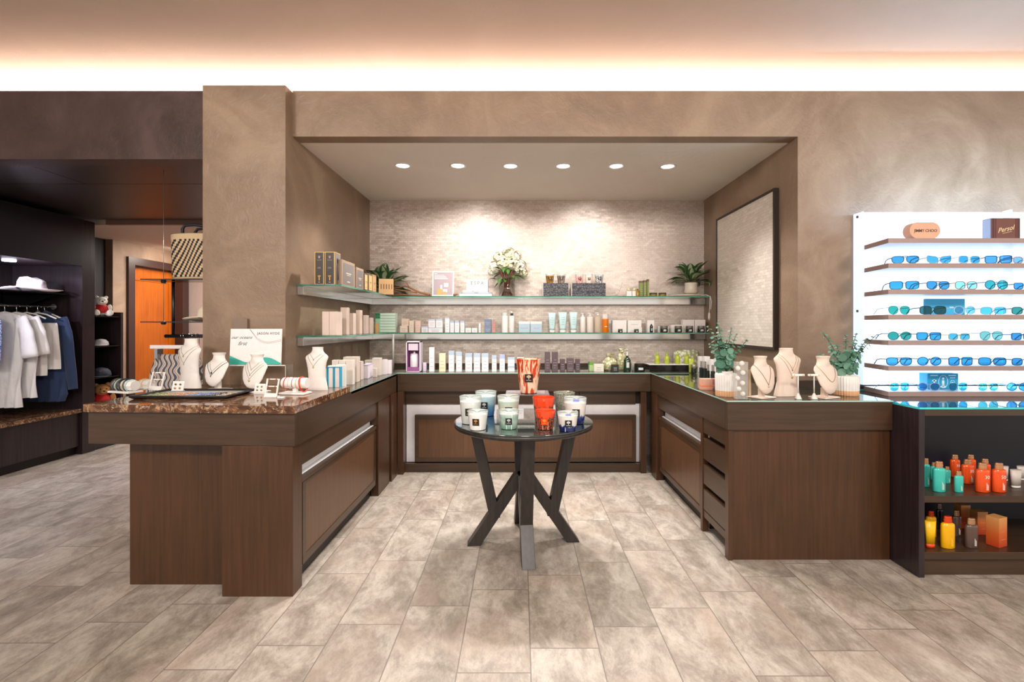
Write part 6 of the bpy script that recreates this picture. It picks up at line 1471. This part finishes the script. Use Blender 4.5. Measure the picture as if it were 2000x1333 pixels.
def basket_mat():
    t = NT('woven_black_natural_stripe'); tc = t.n('TexCoord'); s = t.n('SeparateXYZ', Vector=tc.outputs['Object'])
    an = t.math('MULTIPLY', t.math('ARCTAN2', s.outputs[1], s.outputs[0]), 20/(2*PI))
    zz = t.math('MULTIPLY', s.outputs[2], 60.0)
    st = t.math('FLOOR', zz); u = t.math('ADD', an, t.math('MULTIPLY', st, -.245))
    m = t.math('MODULO', t.math('ADD', u, 400.0), 1.0)
    k = t.math('LESS_THAN', m, .47)
    k = t.math('MULTIPLY', k, t.math('LESS_THAN', s.outputs[2], .30)); k = t.math('MULTIPLY', k, t.math('GREATER_THAN', s.outputs[2], .015))
    bp = t.n('Bump', Height=t.math('SINE', t.math('MULTIPLY', zz, 6.28)), Strength=.4, Distance=.003)
    b = t.n('BsdfPrincipled', Base_Color=t.mix(k, lin('D2B893'), lin('2A2326')), Roughness=.8, Normal=bp.outputs[0]); t.surf(b.outputs[0]); return t.m
bg = thing('woven_bag', 'black and straw zigzag woven tote on the hanging rack by the column', 'bag', (X_(392, FD), FD, zA+.0006))
bm = B(); lathe(bm, [(.205, 0), (.212, .02), (.215, .18), (.218, .34), (.213, .345), (.20, .18)], 48, sy=.45, wob=lambda a, z: 1+.012*math.sin(3*a+z*14)); obj('bag_body', bm, basket_mat(), bg, smooth=True)
for y in (-.07, .07):
    bm = B(); tube(bm, [(-.085, y, .25), (-.09, y, .38), (-.07, y, .405), (.0, y, .41), (.07, y, .40), (.09, y, .37), (.085, y, .25)], .011, 8); obj('handle', bm, M('1D2026', .5), bg, smooth=True)
hat('straw_hat', 'cream straw hat with a black band on the lower rack shelf by the column', (X_(411, FD), FD, zB_+.0006), .95, M('E6D9C0', .8), BLACK)
def skirt_mat():
    t = NT('wavy_block_print'); tc = t.n('TexCoord'); s = t.n('SeparateXYZ', Vector=tc.outputs['Object'])
    w_ = t.math('MULTIPLY', t.math('SINE', t.math('MULTIPLY', s.outputs[2], 62.0)), .011)
    u = t.math('MULTIPLY', t.math('ADD', t.math('ADD', s.outputs[0], w_) , 5.0), 27.0); m = t.math('MODULO', u, 1.0)
    a = t.math('LESS_THAN', m, .42); l = t.math('LESS_THAN', t.math('ABSOLUTE', t.math('SUBTRACT', m, .66)), .05)
    c = t.mix(a, lin('CDB9AC'), lin('4A5363')); c = t.mix(l, c, lin('6B7078'))
    b = t.n('BsdfPrincipled', Base_Color=c, Roughness=.85); t.surf(b.outputs[0]); return t.m
sk = garment('shorts', 'wavy grey and beige printed shorts clipped to a white hanger by the column', 'shorts', X_(345, 3.60), 3.60, Z_(678, 3.60)-.0, [(.055, -.15, .16), (.09, -.165, .18), (.12, -.175, .19), (.3, -.225, .24), (.43, -.25, .26), (.44, -.25, .26)], skirt_mat(), thick=.07, folds=8, amp=.014)
for ch in list(sk.children):
    if ch.name.startswith(('hanger', 'hook')): bpy.data.objects.remove(ch)
bm = B(); box(bm, -.20, .16, -.006, .006, -.014, .014); obj('hanger_bar', bm, M('EDE4E4', .4), sk, bevel=.003)
for x in (-.12, .12):
    bm = B(); box(bm, x-.012, x+.012, -.05, .008, -.085, -.014); obj('clip', bm, M('9A9A9A', .25, .8), sk)
zr = zR_-Z_(678, 3.60)
bm = B(); tube(bm, [(.06, 0, .012), (.06, 0, .03), (.05, .02, zr-.02), (.05, .045, zr+.012), (.05, .065, zr+.016), (.05, .078, zr)], .002, 6); obj('hook', bm, CHROME, sk)
for k, xx in enumerate((356, 361, 378, 386)):
    bm = B(); tube(bm, [(.0, .018*math.cos(a), .018*math.sin(a)) for a in [PI*1.1-q*PI/7 for q in range(9)]]+[(0, .02, -.06)], .002, 6)
    tag(obj('clothes_hanger', bm, CHROME, smooth=True, loc=(X_(xx, FD), FD, zR_+.0)), ['first', 'second', 'third', 'fourth'][k]+' chrome hanger hook from the left on the black garment bar', 'hook', 'hooks on the garment bar')

# ------------------------------------------------ toys, caps on the small shelf unit
def bear(name, label, loc, s, fur, wear, rz, muzzle=None, body=True):
    t = thing(name, label, 'teddy bear', loc, rz)
    bm = B()
    for c, r_, sc in (((0, 0, .055), .052, (1, .85, 1.05)), ((0, -.012, .135), .042, (1, .95, .92)), ((-.032, -.0, .168), .015, (1, .7, 1)), ((.032, 0, .168), .015, (1, .7, 1)), ((0, -.045, .125), .019, (1.1, 1, .85)),
                     ((-.055, -.02, .075), .017, (1, 1, 1.9)), ((.055, -.02, .075), .017, (1, 1, 1.9)), ((-.04, -.065, .022), .022, (1, 1.9, 1)), ((.04, -.065, .022), .022, (1, 1.9, 1)), ((-.045, -.10, .03), .024, (1, .7, 1.15)), ((.045, -.10, .03), .024, (1, .7, 1.15))):
        ball(bm, tuple(v*s for v in c), r_*s, 16, 0, sc)
    o = obj('body', bm, fur, t, smooth=True); md = o.modifiers.new('remesh', 'REMESH'); md.mode = 'VOXEL'; md.voxel_size = .004*s; md.use_smooth_shade = True
    bm = B(); lathe(bm, [(.047*s, .030*s), (.058*s, .055*s), (.052*s, .080*s), (.034*s, .100*s), (.028*s, .106*s)], 28, sy=.92); obj('red_clothing', bm, wear, t, smooth=True)
    bm = B(); ball(bm, (-.016*s, -.050*s, .143*s), .0042*s, 8); ball(bm, (.016*s, -.050*s, .143*s), .0042*s, 8); obj('eyes', bm, BLACK, t)
    bm = B(); ball(bm, (0, -.066*s, .130*s), .006*s, 8, 0, (1.3, .7, .9)); obj('nose', bm, BLACK, t)
    return t
FURW = M('EFE9E0', .95, 0, .12, scale=200); FURB = M('B98450', .95, 0, .3, scale=160); REDC = M('C81E22', .7, 0, .1)
bear('teddy_bear', 'white teddy bear in a red coat on top of the narrow shelf unit', (X_(198, 5.50), 5.50, 1.5055), 1.30, FURW, REDC, .85)
bear('teddy_bear', 'brown teddy bear in red peeping above the marble counter', (X_(199, 5.55), 5.55, .42), 1.72, FURB, REDC, .9)
def cap_(label, x, z, col, emb, vis, rz, s=1):
    t = thing('baseball_cap', label, 'cap', (x+.10, 5.51, z+.0006), rz)
    bm = B(); lathe(bm, [(.09*s, .0), (.092*s, .02*s), (.085*s, .055*s), (.06*s, .085*s), (.02*s, .098*s), (.004, .10*s)], 28, sx=1.15); obj('crown', bm, col, t, smooth=True)
    bm = B(); P = [(.06*s, -.075*s), (.12*s, -.070*s), (.165*s, -.04*s), (.18*s, 0), (.165*s, .04*s), (.12*s, .070*s), (.06*s, .075*s)]
    prism(bm, P, .004, .011); obj('visor', bm, vis, t, smooth=False, bevel=.002)
    bm = B(); ball(bm, (.085*s, 0, .05*s), .02*s, 12, 0, (.5, 1.1, .8)); obj('emblem', bm, emb, t)
cap_('grey and white soft cap on the upper glass shelf of the narrow unit', -4.96, 1.165, M('C9C4C8', .85), M('8A868A', .8), M('DAD6D8', .8), -.9, .8)
cap_('dark navy cap with a red badge on the lower glass shelf of the narrow unit', -4.96, .81, M('2E3442', .8), M('D8342C', .6), M('343A48', .7), -.9, 1.05)
